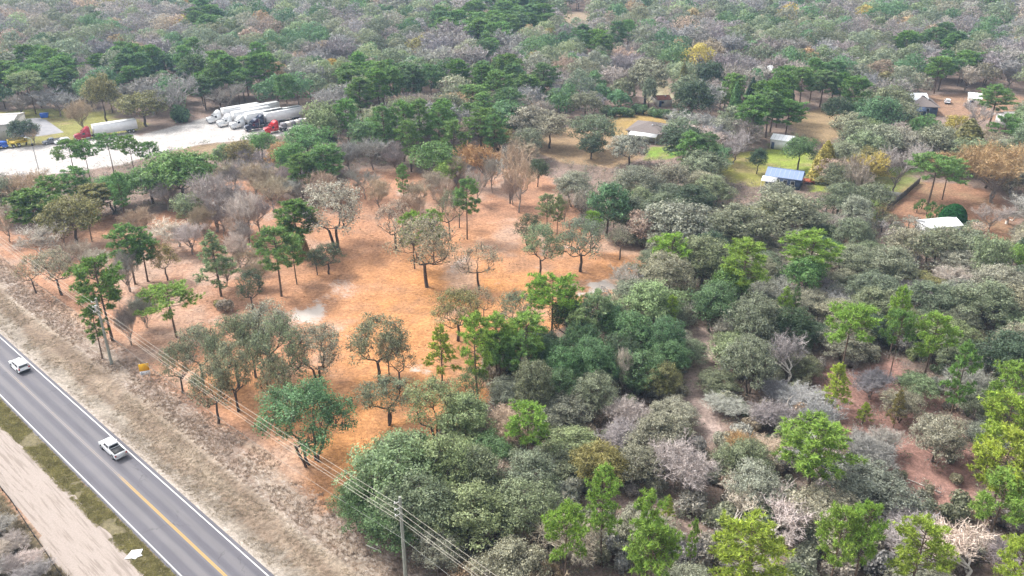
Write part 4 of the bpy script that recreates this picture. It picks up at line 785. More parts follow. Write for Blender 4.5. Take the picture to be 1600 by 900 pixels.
# undergrowth ------------------------------------------------------
def undergrowth():
    n = 12000; U = RNG.uniform(size=(n, 2)); y = 66+np.power(U[:, 1], .85)*200; x = (U[:, 0]*2-1)*(25+(y+34)*.62); s = x*RN.x+y*RN.y
    px, py, _ = proj(x, y); bad = inside(CLEARING, px, py) | (s < 49)
    for z in NOTREE: bad |= inside(z, px, py)
    bad |= inside(BROWN1, px, py) & (RNG.uniform(size=n) < .55)
    x, y = x[~bad], y[~bad]; n = len(x); r = RNG.uniform(.7, 1.9, n); m = 46
    base = np.array([TINT[k][0] for k in ('mv', 'gb', 'gr', 'gg', 'tn', 'bg')])[RNG.integers(0, 6, n)]*RNG.uniform(.6, 1.05, (n, 1))
    C = np.stack([x, y, r*.45], 1); C = np.repeat(C, m, 0); rr = np.repeat(r, m); d = unit(RNG.normal(size=(n*m, 3))); d[:, 2] = np.abs(d[:, 2])
    p = C+d*(rr*RNG.uniform(.4, 1.1, n*m))[:, None]*np.array([1, 1, .8])
    lv, lf = leaves(p, unit(d+RNG.normal(size=d.shape)), .20, .25)
    obj('undergrowth', np_mesh('undergrowth', [(lv, lf, 0)], [M['far_leaf']], attr={'tint': np.repeat(np.repeat(base, m, 0), 4, 0)}), label='low grey and tan brush covering the woods floor', cat='undergrowth', kind='stuff')
undergrowth()
def grass():
    V = []; F = []; C = []; o = 0
    def tufts(n, s0, s1, t0, t1, hgt, col_, per=9, dens=None):
        nonlocal o
        s = RNG.uniform(s0, s1, n); t = RNG.uniform(t0, t1, n); x = s*RN.x+t*RU.x; y = s*RN.y+t*RU.y
        k = fbm(x, y, 4, 77) > (dens or .5); x, y = x[k], y[k]; n = len(x)
        A = np.repeat(np.stack([x, y, np.zeros(n)], 1), per, 0)+RNG.normal(size=(n*per, 3))*np.array([.12, .12, 0]); d = unit(RNG.normal(size=(n*per, 3))*np.array([.6, .6, .2])+np.array([0, 0, .8]))
        B = A+d*(hgt*RNG.uniform(.5, 1.2, n*per))[:, None]; v, f = slivers(A, B, .035); V.append(v); F.append(f+o); o += len(v)
        c = np.array(col_)*RNG.uniform(.6, 1.2, (n, 1)); C.append(np.repeat(np.repeat(c, per, 0), 3, 0))
    tufts(16000, 26.3, 28.9, 60, 180, .15, (.30, .28, .12), dens=.3); tufts(11000, 37.5, 43.5, 60, 200, .10, (.33, .28, .21), dens=.48)
    tufts(7000, 44, 50, 60, 200, .25, (.36, .28, .22), dens=.42); tufts(6200, 10, 20.2, 70, 170, .75, (.34, .29, .20), 12, .40)
    tufts(1800, 10, 19.5, 70, 170, 1.1, (.36, .34, .31), 14, .5); tufts(6000, 50, 120, 85, 260, .12, (.44, .25, .13), 7, .5); tufts(2600, 50, 125, 85, 260, .3, (.22, .16, .11), 8, .58)
    obj('verge_grass', np_mesh('verge_grass', [(np.concatenate(V), np.concatenate(F), 0)], [M['far_leaf']], attr={'tint': np.concatenate(C)}), label='dry grass tufts along both sides of the road', cat='grass', kind='stuff')
grass()

# ------------------------------------------------------------------ vehicles
WHEELS = {}
def wheel(parent, x, y, r=.36, wd=.24, rim='chrome'):
    key = (r, wd, rim)
    if key not in WHEELS:
        a = MB(); n = 18; pr = [(r*.62, -wd/2), (r*.93, -wd/2), (r, -wd*.3), (r, wd*.3), (r*.93, wd/2), (r*.62, wd/2)]; v = []; f = []
        for i in range(n):
            t = 2*math.pi*i/n
            for (q, yy) in pr: v.append((math.cos(t)*q, yy, math.sin(t)*q))
        m = len(pr)
        for i in range(n):
            for j in range(m): f.append((i*m+j, i*m+(j+1) % m, ((i+1) % n)*m+(j+1) % m, ((i+1) % n)*m+j))
        a.p.append((np.array(v), np.array(f), 0)); b = MB(); b.tube((0, -wd*.36, 0), (0, wd*.36, 0), r*.62, n=12)
        for k in range(5):
            t = k*1.2566; b.tube((math.cos(t)*r*.1, -wd*.4, math.sin(t)*r*.1), (math.cos(t)*r*.55, -wd*.4, math.sin(t)*r*.55), .03, n=4); b.tube((math.cos(t)*r*.1, wd*.4, math.sin(t)*r*.1), (math.cos(t)*r*.55, wd*.4, math.sin(t)*r*.55), .03, n=4)
        WHEELS[key] = (a.mesh('tyre', M['tyre'], True), b.mesh('rim', M[rim]))
    tm, rm = WHEELS[key]; w_ = obj('wheel', tm, parent, (x, y, r)); obj('rim', rm, w_)
def quad(o, pts): o.poly(pts)
def make_car(loc, rz, paint_, label, kind='suv', group=None, name='car', cat='car'):
    """nose towards +x"""
    t = thing(name, label, cat, loc, rz, group); W = .94
    ins = lambda x, z: (.0 if z < .95 else .05+(z-.95)*.26)
    lower = [(-2.3, .42), (-2.36, .62), (-2.32, .98), (-1.2, 1.04), (.95, 1.02), (1.75, .95), (2.2, .82), (2.34, .6), (2.3, .38), (1.9, .3), (-1.9, .3)]
    if kind == 'pickup': lower = [(-2.75, .55), (-2.78, .8), (-2.74, 1.08), (-2.3, 1.1), (.9, 1.1), (1.1, 1.12), (2.0, 1.05), (2.55, .92), (2.7, .7), (2.66, .45), (2.2, .38), (-2.4, .42)]
    b = MB(); b.prism(lower, -W, W, 0, lambda x, z: .07 if abs(x) > 2.15 else (.03 if z > .9 else 0.0))
    if kind == 'suv':
        roof = [(-2.22, 1.0), (-2.02, 1.52), (-1.75, 1.64), (-.2, 1.68), (.35, 1.6), (1.18, 1.0)]
        b.prism(roof, -W+.01, W-.01, 0, ins); body = obj('body', b.mesh('body', M[paint_]), t)
        g = MB(); quad(g, [(1.16, -.78, 1.04), (1.16, .78, 1.04), (.42, .66, 1.575), (.42, -.66, 1.575)][::1])
        obj('windscreen', MB_shift(g, (.03, 0, .02)).mesh('windscreen', M['glass']), t)
        g = MB(); quad(g, [(-2.215, .72, 1.12), (-2.215, -.72, 1.12), (-2.065, -.64, 1.48), (-2.065, .64, 1.48)]); obj('rear_window', MB_shift(g, (-.025, 0, .005)).mesh('rear_window', M['glass']), t)
        for s_ in (-1, 1):
            for (xa, xb, xc, xd) in ((-.55, .95, .3, -.5), (-1.85, -.65, -.6, -1.72)):
                g = MB(); yz = lambda z: s_*(W-.01-ins(0, z)+.012); quad(g, [(xa, yz(1.08), 1.08), (xb, yz(1.08), 1.08), (xc, yz(1.5), 1.5), (xd, yz(1.5), 1.5)]); obj('side_window', g.mesh('side_window', M['glass']), t)
        rr = MB(); 
        for s_ in (-.62, .62): rr.box(-1.6, .1, s_-.02, s_+.02, 1.66, 1.72)
        obj('roof_rail', rr.mesh('roof_rail', M['metal']), t); ax = (1.42, -1.42); wr = .36
    else:
        roof = [(-.75, 1.1), (-.66, 1.62), (-.5, 1.76), (.35, 1.78), (.62, 1.72), (1.3, 1.12)]
        b.prism(roof, -W+.01, W-.01, 0, ins); body = obj('body', b.mesh('body', M[paint_]), t)
        bed = MB(); bed.box(-2.66, -.86, -.78, .78, 1.095, 1.125); obj('cargo_bed', bed.mesh('cargo_bed', M['black']), t)
        rl = MB(); rl.box(-2.74, -.8, -.93, -.80, 1.09, 1.24); rl.box(-2.74, -.8, .80, .93, 1.09, 1.24); rl.box(-2.80, -2.70, -.86, .86, .70, 1.23); obj('tailgate', rl.mesh('tailgate', M[paint_]), t)
        g = MB(); quad(g, [(-.765, .7, 1.2), (-.765, -.7, 1.2), (-.69, -.6, 1.6), (-.69, .6, 1.6)]); obj('rear_window', MB_shift(g, (-.02, 0, 0)).mesh('rear_window', M['glass']), t)
        g = MB(); quad(g, [(1.27, -.78, 1.16), (1.27, .78, 1.16), (.68, .66, 1.68), (.68, -.66, 1.68)]); obj('windscreen', MB_shift(g, (.03, 0, .02)).mesh('windscreen', M['glass']), t)
        for s_ in (-1, 1):
            for (xa, xb, xc, xd) in ((.12, 1.05, .52, .12), (-.6, .03, .03, -.52)):
                g = MB(); yz = lambda z: s_*(W-.01-ins(0, z)+.012); quad(g, [(xa, yz(1.18), 1.18), (xb, yz(1.18), 1.18), (xc, yz(1.62), 1.62), (xd, yz(1.62), 1.62)]); obj('side_window', g.mesh('side_window', M['glass']), t)
        ax = (1.75, -1.75); wr = .41
    xe = 2.37 if kind == 'suv' else 2.72; xr = -2.38 if kind == 'suv' else -2.83
    for s_ in (-1, 1):
        h = MB(); h.box(xe-.16, xe-.02, s_*.72-.16, s_*.72+.16, .66, .82); obj('headlight', h.mesh('headlight', M['headlight']), t)
        h = MB(); h.box(xr-.0, xr+.12, s_*.78-.10, s_*.78+.10, .80, 1.06); obj('tail_light', h.mesh('tail_light', M['taillight']), t)
        h = MB(); h.box(.72, .9, s_*1.02-.09, s_*1.02+.09, 1.06, 1.2); obj('mirror', h.mesh('mirror', M[paint_]), t)
        for x in ax: wheel(t, x, s_*(W-.1), wr, .25)
    for (xa, xb) in ((xr-.04, xr+.1), (xe-.12, xe+.02)):
        h = MB(); h.box(xa, xb, -.85, .85, .35, .57); obj('bumper', h.mesh('bumper', M['black' if kind == 'suv' else 'chrome']), t)
    h = MB(); h.box(xr-.055, xr-.03, -.25, .25, .62, .74); obj('number_plate', h.mesh('number_plate', M['white']), t)
    return t
def MB_shift(g, d):
    g.p = [(np.asarray(v, float)+np.array(d), f, m) for v, f, m in g.p]; return g
def make_tractor(loc, rz, paint_, label, group='lorries parked in the truck yard'):
    t = thing('truck_tractor', label, 'truck', loc, rz, group)
    b = MB(); b.prism([(1.2, .75), (1.2, 2.15), (3.0, 1.95), (3.35, 1.6), (3.4, .75)], -.85, .85, 0, lambda x, z: .12 if x > 2.9 else 0)
    b.box(-1.3, 1.25, -1.2, 1.2, .75, 2.6, top=(.05, .06)); b.prism([(-1.3, 2.6), (-1.25, 3.85), (-.6, 3.8), (1.1, 2.62)], -1.1, 1.1, 0, lambda x, z: .1 if z > 3 else 0)
    b.prism([(1.6, .5), (1.7, 1.3), (2.9, 1.3), (3.3, .9), (3.35, .5)], .86, 1.22); b.prism([(1.6, .5), (1.7, 1.3), (2.9, 1.3), (3.3, .9), (3.35, .5)], -1.22, -.86)
    obj('cab', b.mesh('cab', M[paint_]), t)
    g = MB(); quad(g, [(1.235, -1.0, 2.0), (1.235, 1.0, 2.0), (1.20, .98, 2.52), (1.20, -.98, 2.52)]); obj('windscreen', MB_shift(g, (.03, 0, 0)).mesh('windscreen', M['glass']), t)
    for s_ in (-1, 1):
        g = MB(); quad(g, [(.2, s_*1.19, 1.7), (1.1, s_*1.19, 1.7), (1.05, s_*1.165, 2.4), (.2, s_*1.165, 2.4)]); obj('side_window', g.mesh('side_window', M['glass']), t)
        h = MB(); h.tube((-1.42, s_*1.0, .9), (-1.42, s_*1.0, 3.7), .08, n=8); obj('exhaust_stack', h.mesh('exhaust_stack', M['chrome']), t)
        h = MB(); h.box(3.3, 3.42, s_*1.0-.15, s_*1.0+.15, .8, 1.05); obj('headlight', h.mesh('headlight', M['headlight']), t)
        h = MB(); h.tube((.2, s_*.95, .62), (-1.0, s_*.95, .62), .3, n=10); obj('fuel_tank', h.mesh('fuel_tank', M['chrome']), t)
        wheel(t, 2.5, s_*1.03, .52, .3)
        for x in (-2.6, -3.9): wheel(t, x, s_*.95, .52, .55)
    h = MB(); h.box(-4.6, 1.3, -.42, .42, .75, 1.0); obj('chassis', h.mesh('chassis', M['black']), t)
    h = MB(); h.box(-3.7, -2.7, -.5, .5, 1.0, 1.15); obj('coupling_plate', h.mesh('coupling_plate', M['black']), t)
    h = MB(); h.box(3.4, 3.46, -.6, .6, .85, 1.75); obj('grille', h.mesh('grille', M['chrome']), t)
    return t
def make_trailer(loc, rz, label, mat='trailer', L=13.2, flatbed=False, group='trailers parked in the truck yard'):
    t = thing('box_trailer' if not flatbed else 'flatbed_trailer', label, 'trailer', loc, rz, group); x0, x1 = -L, 0
    b = MB(); 
    if not flatbed: b.box(x0, x1, -1.28, 1.28, 1.18, 4.1)
    else: b.box(x0, x1, -1.28, 1.28, 1.18, 1.42)
    obj('body' if not flatbed else 'deck', b.mesh('trailer_body', M[mat]), t)
    if not flatbed:
        r = MB()
        for y in (-1.29, 1.29): r.box(x0-.02, x1+.02, y-.03, y+.03, 1.1, 1.22); r.box(x0-.02, x1+.02, y-.03, y+.03, 4.03, 4.13)
        obj('rail', r.mesh('rail', M['metal']), t)
        for s_ in (-1, 1):
            d = MB(); d.box(x0-.05, x0-.005, min(s_*.03, s_*1.2), max(s_*.03, s_*1.2), 1.25, 4.0); obj('door', d.mesh('door', M['white']), t)
    u = MB(); u.box(x0+.2, x1-1, -.45, .45, .9, 1.17); obj('chassis', u.mesh('chassis', M['black']), t)
    for s_ in (-1, 1):
        for x in (x0+1.4, x0+2.7): wheel(t, x, s_*.98, .5, .5)
        l = MB(); l.tube((x1-2.6, s_*.7, 0), (x1-2.6, s_*.7, 1.0), .07, n=6); obj('landing_leg', l.mesh('landing_leg', M['metal']), t)
    return t
hd = math.atan2(RU.y, RU.x)
make_car(R(34.75, 145.2, .018), hd, 'car_white', 'white estate SUV driving away up the road, ahead of the pickup', 'suv')
make_car(R(34.95, 110.6, .018), hd, 'car_white', 'white pickup truck with an open dark bed driving along the road', 'pickup', name='pickup_truck', cat='pickup truck')
A_, B_ = P(320, 192), P(405, 177); th_rig = math.atan2(A_.y-B_.y, A_.x-B_.x); dv = Vector((math.cos(th_rig), math.sin(th_rig), 0))
rigs = [((324, 193), 'car_white', 'white truck tractor farthest up the yard of the three white ones', 'white box trailer behind the first white tractor, along the tree edge'),
        ((340, 199), 'car_white', 'white truck tractor parked between two other white tractors', 'white box trailer hitched to the middle white tractor'),
        ((360, 202), 'car_white', 'white truck tractor parked next to the two dark blue ones', 'white box trailer hitched to the white tractor beside the dark blue ones'),
        ((383, 206), 'car_dark', 'dark blue truck tractor between the white tractors and the red one', None),
        ((391, 200), 'car_dark', 'second dark blue truck tractor tucked behind the other dark one', 'white box trailer standing behind the dark blue tractors'),
        ((413, 210), 'car_red', 'bright red truck tractor hitched to a loaded flatbed', None)]
for (px_, pc, l1, l2) in rigs:
    g = P(*px_); make_tractor(g-dv*3.4, th_rig, pc, l1)
    if l2: make_trailer(g-dv*(3.4+2.2+.1), th_rig, l2)
make_trailer(P(372, 188)-dv*2, th_rig, 'white box trailer without a tractor, between the parked rigs')
make_trailer(P(402, 196)-dv*3, th_rig, 'white box trailer without a tractor, behind the red tractor')
g = P(413, 210); fl = make_trailer(g-dv*5.7, th_rig, 'flatbed trailer loaded with grey pallets behind the bright red tractor', 'concrete', flatbed=True)
for k in range(8):
    pm = MB(); hh = rnd(.6, 1.3); pm.box(-.7, .7, -1.0, 1.0, 0, hh, top=(.05, .05)); pm.box(-.75, .75, -1.05, 1.05, -.12, -.01)
    words_ = ('first', 'second', 'third', 'fourth', 'fifth', 'sixth', 'seventh', 'eighth', 'ninth')
    obj('pallet_stack', pm.mesh('pallet_stack', M['wall_cream' if k % 2 else 'concrete']), None, g-dv*(5.7+1.3+1.62*k)+Vector((0, 0, 1.55)), th_rig, label=f'{words_[k]} grey pallet load behind the cab on the flatbed trailer', cat='pallet', group='pallet loads on the flatbed')
A_, B_ = P(117, 220), P(205, 206); th2 = math.atan2(A_.y-B_.y, A_.x-B_.x); dv2 = Vector((math.cos(th2), math.sin(th2), 0))
make_tractor(A_-dv2*3.4, th2, 'car_maroon', 'dark red truck tractor alone at the grass edge of the yard'); make_trailer(A_-dv2*5.8, th2, 'long white box trailer hitched to the dark red tractor')
make_tractor(P(-6, 233), th2+math.pi, 'car_blue', 'blue truck tractor with a yellow frame at the edge of the yard')
ym = MB(); ym.box(0, 5.5, -1.1, 1.1, 1.2, 1.6); ym.box(.2, .4, -1.1, 1.1, 1.6, 2.4); ym.box(5.1, 5.3, -1.1, 1.1, 1.6, 2.4); ym.box(.2, 5.3, -1.1, -1.0, 2.3, 2.4); ym.box(.2, 5.3, 1.0, 1.1, 2.3, 2.4)
yo = obj('car_carrier_frame', ym.mesh('car_carrier_frame', M['yellow_steel']), None, P(13, 231), th2+math.pi, label='yellow steel carrier frame on wheels beside the blue tractor', cat='trailer')
for s_ in (-1, 1):
    for x in (1.5, 3.0): wheel(yo, x, s_*.95, .5, .3)
make_car(P(82, 224), th2, 'car_grey', 'grey pickup parked on the yard beside a white car', 'pickup', name='pickup_truck', cat='pickup truck')
make_car(P(98, 224), th2, 'car_white', 'white car parked between the grey pickup and the dark red tractor')
make_car(P(1352, 163), 2.9, 'car_white', 'white car parked in the yard before the brown-roofed farmhouse')
make_car(P(1364, 159), 2.9, 'car_dark', 'dark blue car parked behind the white car in the farmhouse yard')
make_car(P(1480, 161), 1.2, 'car_white', 'small white car parked on bare earth beyond the brown-roofed farmhouse', kind='suv')
make_car(P(1365, 244), .4, 'car_white', 'white car half hidden under the grey oaks behind the yellow tree')
# blue bin and lamp pole by the yard
bn = MB(); bn.prism([(-1.1, 0), (-1.3, 1.3), (1.3, 1.3), (1.1, 0)], -.9, .9); bn.box(-1.35, 1.35, -.95, .95, 1.3, 1.38)
obj('skip_container', bn.mesh('skip_container', M['car_blue']), None, P(70, 183), .3, label='blue waste skip at the end of the grey pad', cat='skip')
lp = thing('street_lamp', 'thin lamp pole standing alone on the white truck yard', 'street lamp', P(60, 263)); q = MB(); q.tube((0, 0, -.2), (0, 0, 8.8), .14, .08, 8); obj('pole', q.mesh('pole', M['metal']), lp)
q = MB(); q.tube((0, 0, 8.7), (-1.3, .2, 9.0), .05, n=6); obj('arm', q.mesh('arm', M['metal']), lp); q = MB(); q.box(-1.9, -1.2, .05, .35, 8.9, 9.08); obj('lamp_head', q.mesh('lamp_head', M['ceramic']), lp)
q = MB(); q.box(-.2, .2, -.2, .2, 6.6, 7.3); obj('meter_box', q.mesh('meter_box', M['black']), lp)

# ------------------------------------------------------------------ houses
def house(name, label, Apx, Bpx, depth, wh, rh, roof_m, wall_m, win=2, over=.5, hip=0.0, cat='house', door=True, awning=None):
    A = P(*Apx, wh); B = P(*Bpx, wh); L = (B-A).length; an = math.atan2(B.y-A.y, B.x-A.x)
    t = thing(name, label, cat, (A.x, A.y, 0), an)
    w_ = MB(); w_.box(over, L-over, over, depth-over, 0, wh)
    if hip == 0: 
        for x in (over, L-over): w_.poly([(x, over, wh), (x, depth-over, wh), (x, depth/2, wh+rh*(1-2*over/depth))][::(1 if x > 1 else -1)])
    obj('wall', w_.mesh('wall', M[wall_m]), t)
    r = MB(); th_ = .15; hp = hip*depth
    e = [(0, 0, wh), (L, 0, wh), (L, depth, wh), (0, depth, wh)]; rd = [(hp, depth/2, wh+rh), (L-hp, depth/2, wh+rh)]
    r.poly([e[0], e[1], rd[1], rd[0]]); r.poly([e[2], e[3], rd[0], rd[1]])
    if hip: r.poly([e[1], e[2], rd[1]]); r.poly([e[3], e[0], rd[0]])
    dn = lambda p: (p[0], p[1], p[2]-th_)
    r.poly([dn(e[0]), dn(e[3]), dn(e[2]), dn(e[1])])
    for i in range(4): a, b = e[i], e[(i+1) % 4]; r.poly([dn(a), dn(b), b, a])
    ro = obj('roof', r.mesh('roof', M[roof_m]), t)
    rc = MB(); rc.tube((hp, depth/2, wh+rh+.02), (L-hp, depth/2, wh+rh+.02), .09, n=6); obj('ridge_cap', rc.mesh('ridge_cap', M[roof_m]), ro)
    if roof_m in ('roof_blue', 'roof_white') and not hip:
        sm = MB(); nn = int(L/1.1)
        for k in range(1, nn): sm.poly([(L*k/nn-.03, -.01, wh+.012), (L*k/nn+.03, -.01, wh+.012), (L*k/nn+.03, depth/2, wh+rh+.012), (L*k/nn-.03, depth/2, wh+rh+.012)])
        obj('seam', sm.mesh('seam', M['metal']), ro, kind='stuff')
    else:
        ve = MB(); ve.box(L*.62, L*.62+.4, depth*.3, depth*.3+.4, wh+rh*.4, wh+rh*.6+.55); obj('vent', ve.mesh('vent', M['metal']), ro)
    for k in range(win):
        x = over+(L-2*over)*(k+.6)/(win+.6); g = MB(); g.box(x-.55, x+.55, over-.05, over-.005, wh*.38, wh*.8); f = obj('window', g.mesh('window', M['white']), t)
        g = MB(); g.box(x-.46, x+.46, over-.075, over-.052, wh*.42, wh*.77); obj('pane', g.mesh('pane', M['glass']), f)
    if door: g = MB(); g.box(over+.4, over+1.3, over-.06, over-.004, 0, min(2.1, wh*.85)); obj('door', g.mesh('door', M['wall_blue']), t)
    if awning:
        a0, a1, dp, hh, mt = awning; g = MB(); g.p = []; z1 = wh-.08; g.p.append((np.array([(L*a0, -.02, z1), (L*a1, -.02, z1), (L*a1, -dp, hh), (L*a0, -dp, hh), (L*a0, -.02, z1-.12), (L*a1, -.02, z1-.12), (L*a1, -dp, hh-.12), (L*a0, -dp, hh-.12)]), np.array([(0, 3, 2, 1), (4, 5, 6, 7), (0, 1, 5, 4), (1, 2, 6, 5), (2, 3, 7, 6), (3, 0, 4, 7)]), 0))
        obj('awning', g.mesh('awning', M[mt]), t)
        for x in (L*a0+.1, L*(a0+a1)/2, L*a1-.1): g = MB(); g.tube((x, -dp+.1, 0), (x, -dp+.1, hh-.12), .06, n=6); obj('post', g.mesh('post', M['white']), t)
    return t
house('brown_roofed_house', 'house with a low brown hipped roof and white awning in a tan yard', (977, 203), (1034, 210), 13, 3.0, 1.9, 'roof_brown', 'wall_cream', 3, .6, .45, awning=(.15, .9, 2.2, 2.3, 'white'))
house('metal_roofed_house', 'long house with a pale blue ribbed metal roof among the yards', (1195, 274), (1253, 282), 6.5, 2.9, 1.5, 'roof_blue', 'wall_blue', 4, .35, awning=(-.05, .35, 2.2, 2.1, 'white'))
house('garden_shed', 'white-roofed metal shed behind the small round dark tree', (1203, 217), (1238, 222), 6.5, 3.0, .9, 'roof_white', 'wall_white', 0, .2, cat='shed')
house('white_roofed_house', 'white-roofed outbuilding beside the dome-clipped bush', (1455, 357), (1506, 352), 5.5, 2.7, .9, 'roof_white', 'wall_white', 2, .3, cat='outbuilding')
house('farmhouse', 'large brown-roofed farmhouse with a dark blue porch', (1424, 166), (1470, 168), 13, 3.2, 2.4, 'roof_brown', 'wall_blue', 2, .6, .4, awning=(.1, .5, 2.5, 2.2, 'wall_blue'))
house('farmhouse_annex', 'pale-roofed annex standing against the back of the brown-roofed farmhouse', (1422, 156), (1452, 157), 8, 4.4, 1.6, 'roof_white', 'wall_white', 1, .4, cat='annex')
house('long_barn', 'long low tan-roofed barn next to the brown-roofed farmhouse', (1384, 164), (1420, 162), 8, 3.0, 1.3, 'roof_grey', 'wall_cream', 2, .4, cat='barn')
house('open_barn', 'white-roofed barn on bare earth by the tall green pine', (1513, 153), (1535, 155), 10, 3.0, 1.0, 'roof_white', 'wall_cream', 1, .3, cat='barn')
house('white_house', 'bright white-roofed house deep in the woods beyond the paired cypresses', (1187, 113), (1215, 112), 11, 3.2, 1.6, 'roof_white', 'wall_white', 2, .4)
house('remote_house', 'pale-roofed house glimpsed far off near the top of the woods', (985, 54), (1007, 54), 14, 3.5, 2.0, 'roof_grey', 'wall_cream', 2, .4)
house('low_house', 'mauve-roofed house half hidden behind the pines at the edge of the fields', (1577, 187), (1596, 187), 9, 3.0, 1.5, 'roof_grey', 'wall_white', 1, .4)
house('white_warehouse', 'cream metal warehouse at the corner of the truck yard', (-75, 199), (18, 194), 15, 5.5, 1.2, 'roof_grey', 'wall_cream', 0, .3, cat='warehouse', door=False)
house('sunken_barn', 'rusty-roofed lean-to behind the pale driveway', (1028, 156), (1050, 155), 6, 2.6, .8, 'roof_rust', 'wall_cream', 1, .3, cat='barn')
# deck beside the metal roofed house
q = MB(); q.box(0, 3, 0, 3, .6, .75)
for x in (.1, 2.9):
    for y in (.1, 2.9): q.tube((x, y, 0), (x, y, 1.7), .08, n=4)
q.box(0, 3, -.03, .05, 1.5, 1.62); q.box(2.95, 3.03, 0, 3, 1.5, 1.62)
obj('wooden_deck', q.mesh('wooden_deck', M['red_wood']), None, P(1255, 288), -.1, label='small red wooden deck at the end of the pale blue metal-roofed house', cat='deck')
# fences
def fence(pts, h, mat, label, z0=0.0, step=2.4, nm='wooden_fence'):
    t = thing(nm, label, 'fence', tuple(pts[0]))
    o = pts[0]
    for a, b in zip(pts, pts[1:]):
        L = (b-a).length; n = max(1, int(L/step)); d = (b-a)/n
        for i in range(n):
            p0 = a+d*i-o; an = math.atan2(d.y, d.x); q = MB(); k = max(2, int(d.length/.3))
            for j in range(k): w_ = d.length/k; q.box(j*w_+.02, (j+1)*w_-.01, -.02, .02, .05, h-.04*(j % 2))
            obj('panel', q.mesh('panel', M[mat]), t, p0, an); q = MB(); q.box(-.07, .07, -.07, .07, -.2, h+.12); obj('post', q.mesh('post', M[mat]), t, p0, an)
    return t
fence([P(1436, 287), P(1411, 309), P(1385, 330)], 1.8, 'wood_fence', 'dark board fence between the green lawn and the bare brown yard')
fence([P(1376, 305), P(1410, 310)], 1.5, 'wood_light', 'pale weathered board fence meeting the dark one at a corner')
fence([P(1017, 157), P(1050, 162)], 1.6, 'white', 'white solid fence along the yard beyond the hedge')
# silt cloth along the track
pts = [R(a, t_) for t_, a in ((170, 21.2), (150, 21.0), (130, 20.9), (118, 20.85), (110, 20.75), (103, 20.3), (97, 20.0), (91, 19.6), (84, 19.4), (74, 19.2), (60, 19.0))]
sf = thing('silt_fence', 'low black silt fence along the far edge of the sandy track', 'silt fence', tuple(pts[0])); q = MB()
for a, b in zip(pts, pts[1:]):
    n = max(1, int((b-a).length/1.2)); d = (b-a)/n
    for i in range(n):
        p0 = a+d*i-pts[0]; p1 = p0+d; nr = Vector((-d.y, d.x, 0)).normalized()*.02; z0, z1 = .42+rnd(-.06, .06), .42
        q.p.append((np.array([tuple(p0-nr)[:2]+(0,), tuple(p1-nr)[:2]+(0,), tuple(p1-nr)[:2]+(z1,), tuple(p0-nr)[:2]+(z1,), tuple(p0+nr)[:2]+(0,), tuple(p1+nr)[:2]+(0,), tuple(p1+nr)[:2]+(z1,), tuple(p0+nr)[:2]+(z1,)]), np.array([(0, 1, 2, 3), (7, 6, 5, 4), (3, 2, 6, 7)]), 0))
obj('cloth', q.mesh('cloth', M['fabric']), sf)
stake = MB(); stake.box(-.03, .03, -.03, .03, -.1, .62); stm = stake.mesh('stake', M['wood_fence'])
for a, b in zip(pts, pts[1:]):
    for i in range(int((b-a).length/2.4)): obj('stake', stm, sf, (a+(b-a).normalized()*2.4*i)-pts[0]+Vector((-.06, -.03, 0)))
# white board lying by the track
q = MB(); bp = [(-.95, -.7), (-.1, -.66), (.38, -.88), (.56, -.5), (1.1, -.3), (.78, -.08), (.86, .66), (-.42, .56)]
v0 = [(x, y, .05+.25*max(0, y)) for x, y in bp]; v1 = [(x, y, z+.05) for x, y, z in v0]; n = len(bp)
q.fan(v1); q.fan(v0[::-1]); q.p.append((np.array(v0+v1), np.array([[i, (i+1) % n, n+(i+1) % n, n+i] for i in range(n)]), 0))
obj('white_board', q.mesh('white_board', M['white']), None, P(210, 867)+Vector((0, 0, .02)), .1, label='torn white board lying flat in the grass between track and road', cat='board')
# roadside sign
sg = P(229, 592); an = math.atan2(sg.y, sg.x)-math.pi/2
t = thing('property_sign', 'yellow and white property sign on two posts by the road verge', 'sign', sg, an-.12)
for x in (-.6, .6): q = MB(); q.box(x-.05, x+.05, -.05, .05, -.2, 3.1); obj('post', q.mesh('post', M['white']), t)
q = MB(); q.box(-.78, .78, -.10, -.055, .85, 1.6); obj('lower_panel', q.mesh('lower_panel', M['white']), t)
q = MB(); q.box(-.78, .78, -.10, -.055, 1.61, 3.0); obj('upper_panel', q.mesh('upper_panel', M['sign_yellow']), t)
q = MB()
for i, (x0, x1, z) in enumerate(((-.65, -.1, 1.2), (-.65, -.25, 1.0), (-.05, .0, 1.05), (.12, .3, 1.2), (-.65, -.4, 1.36))): q.box(x0, x1, -.108, -.101, z, z+.08)
obj('print', q.mesh('print', M['wall_blue']), t)

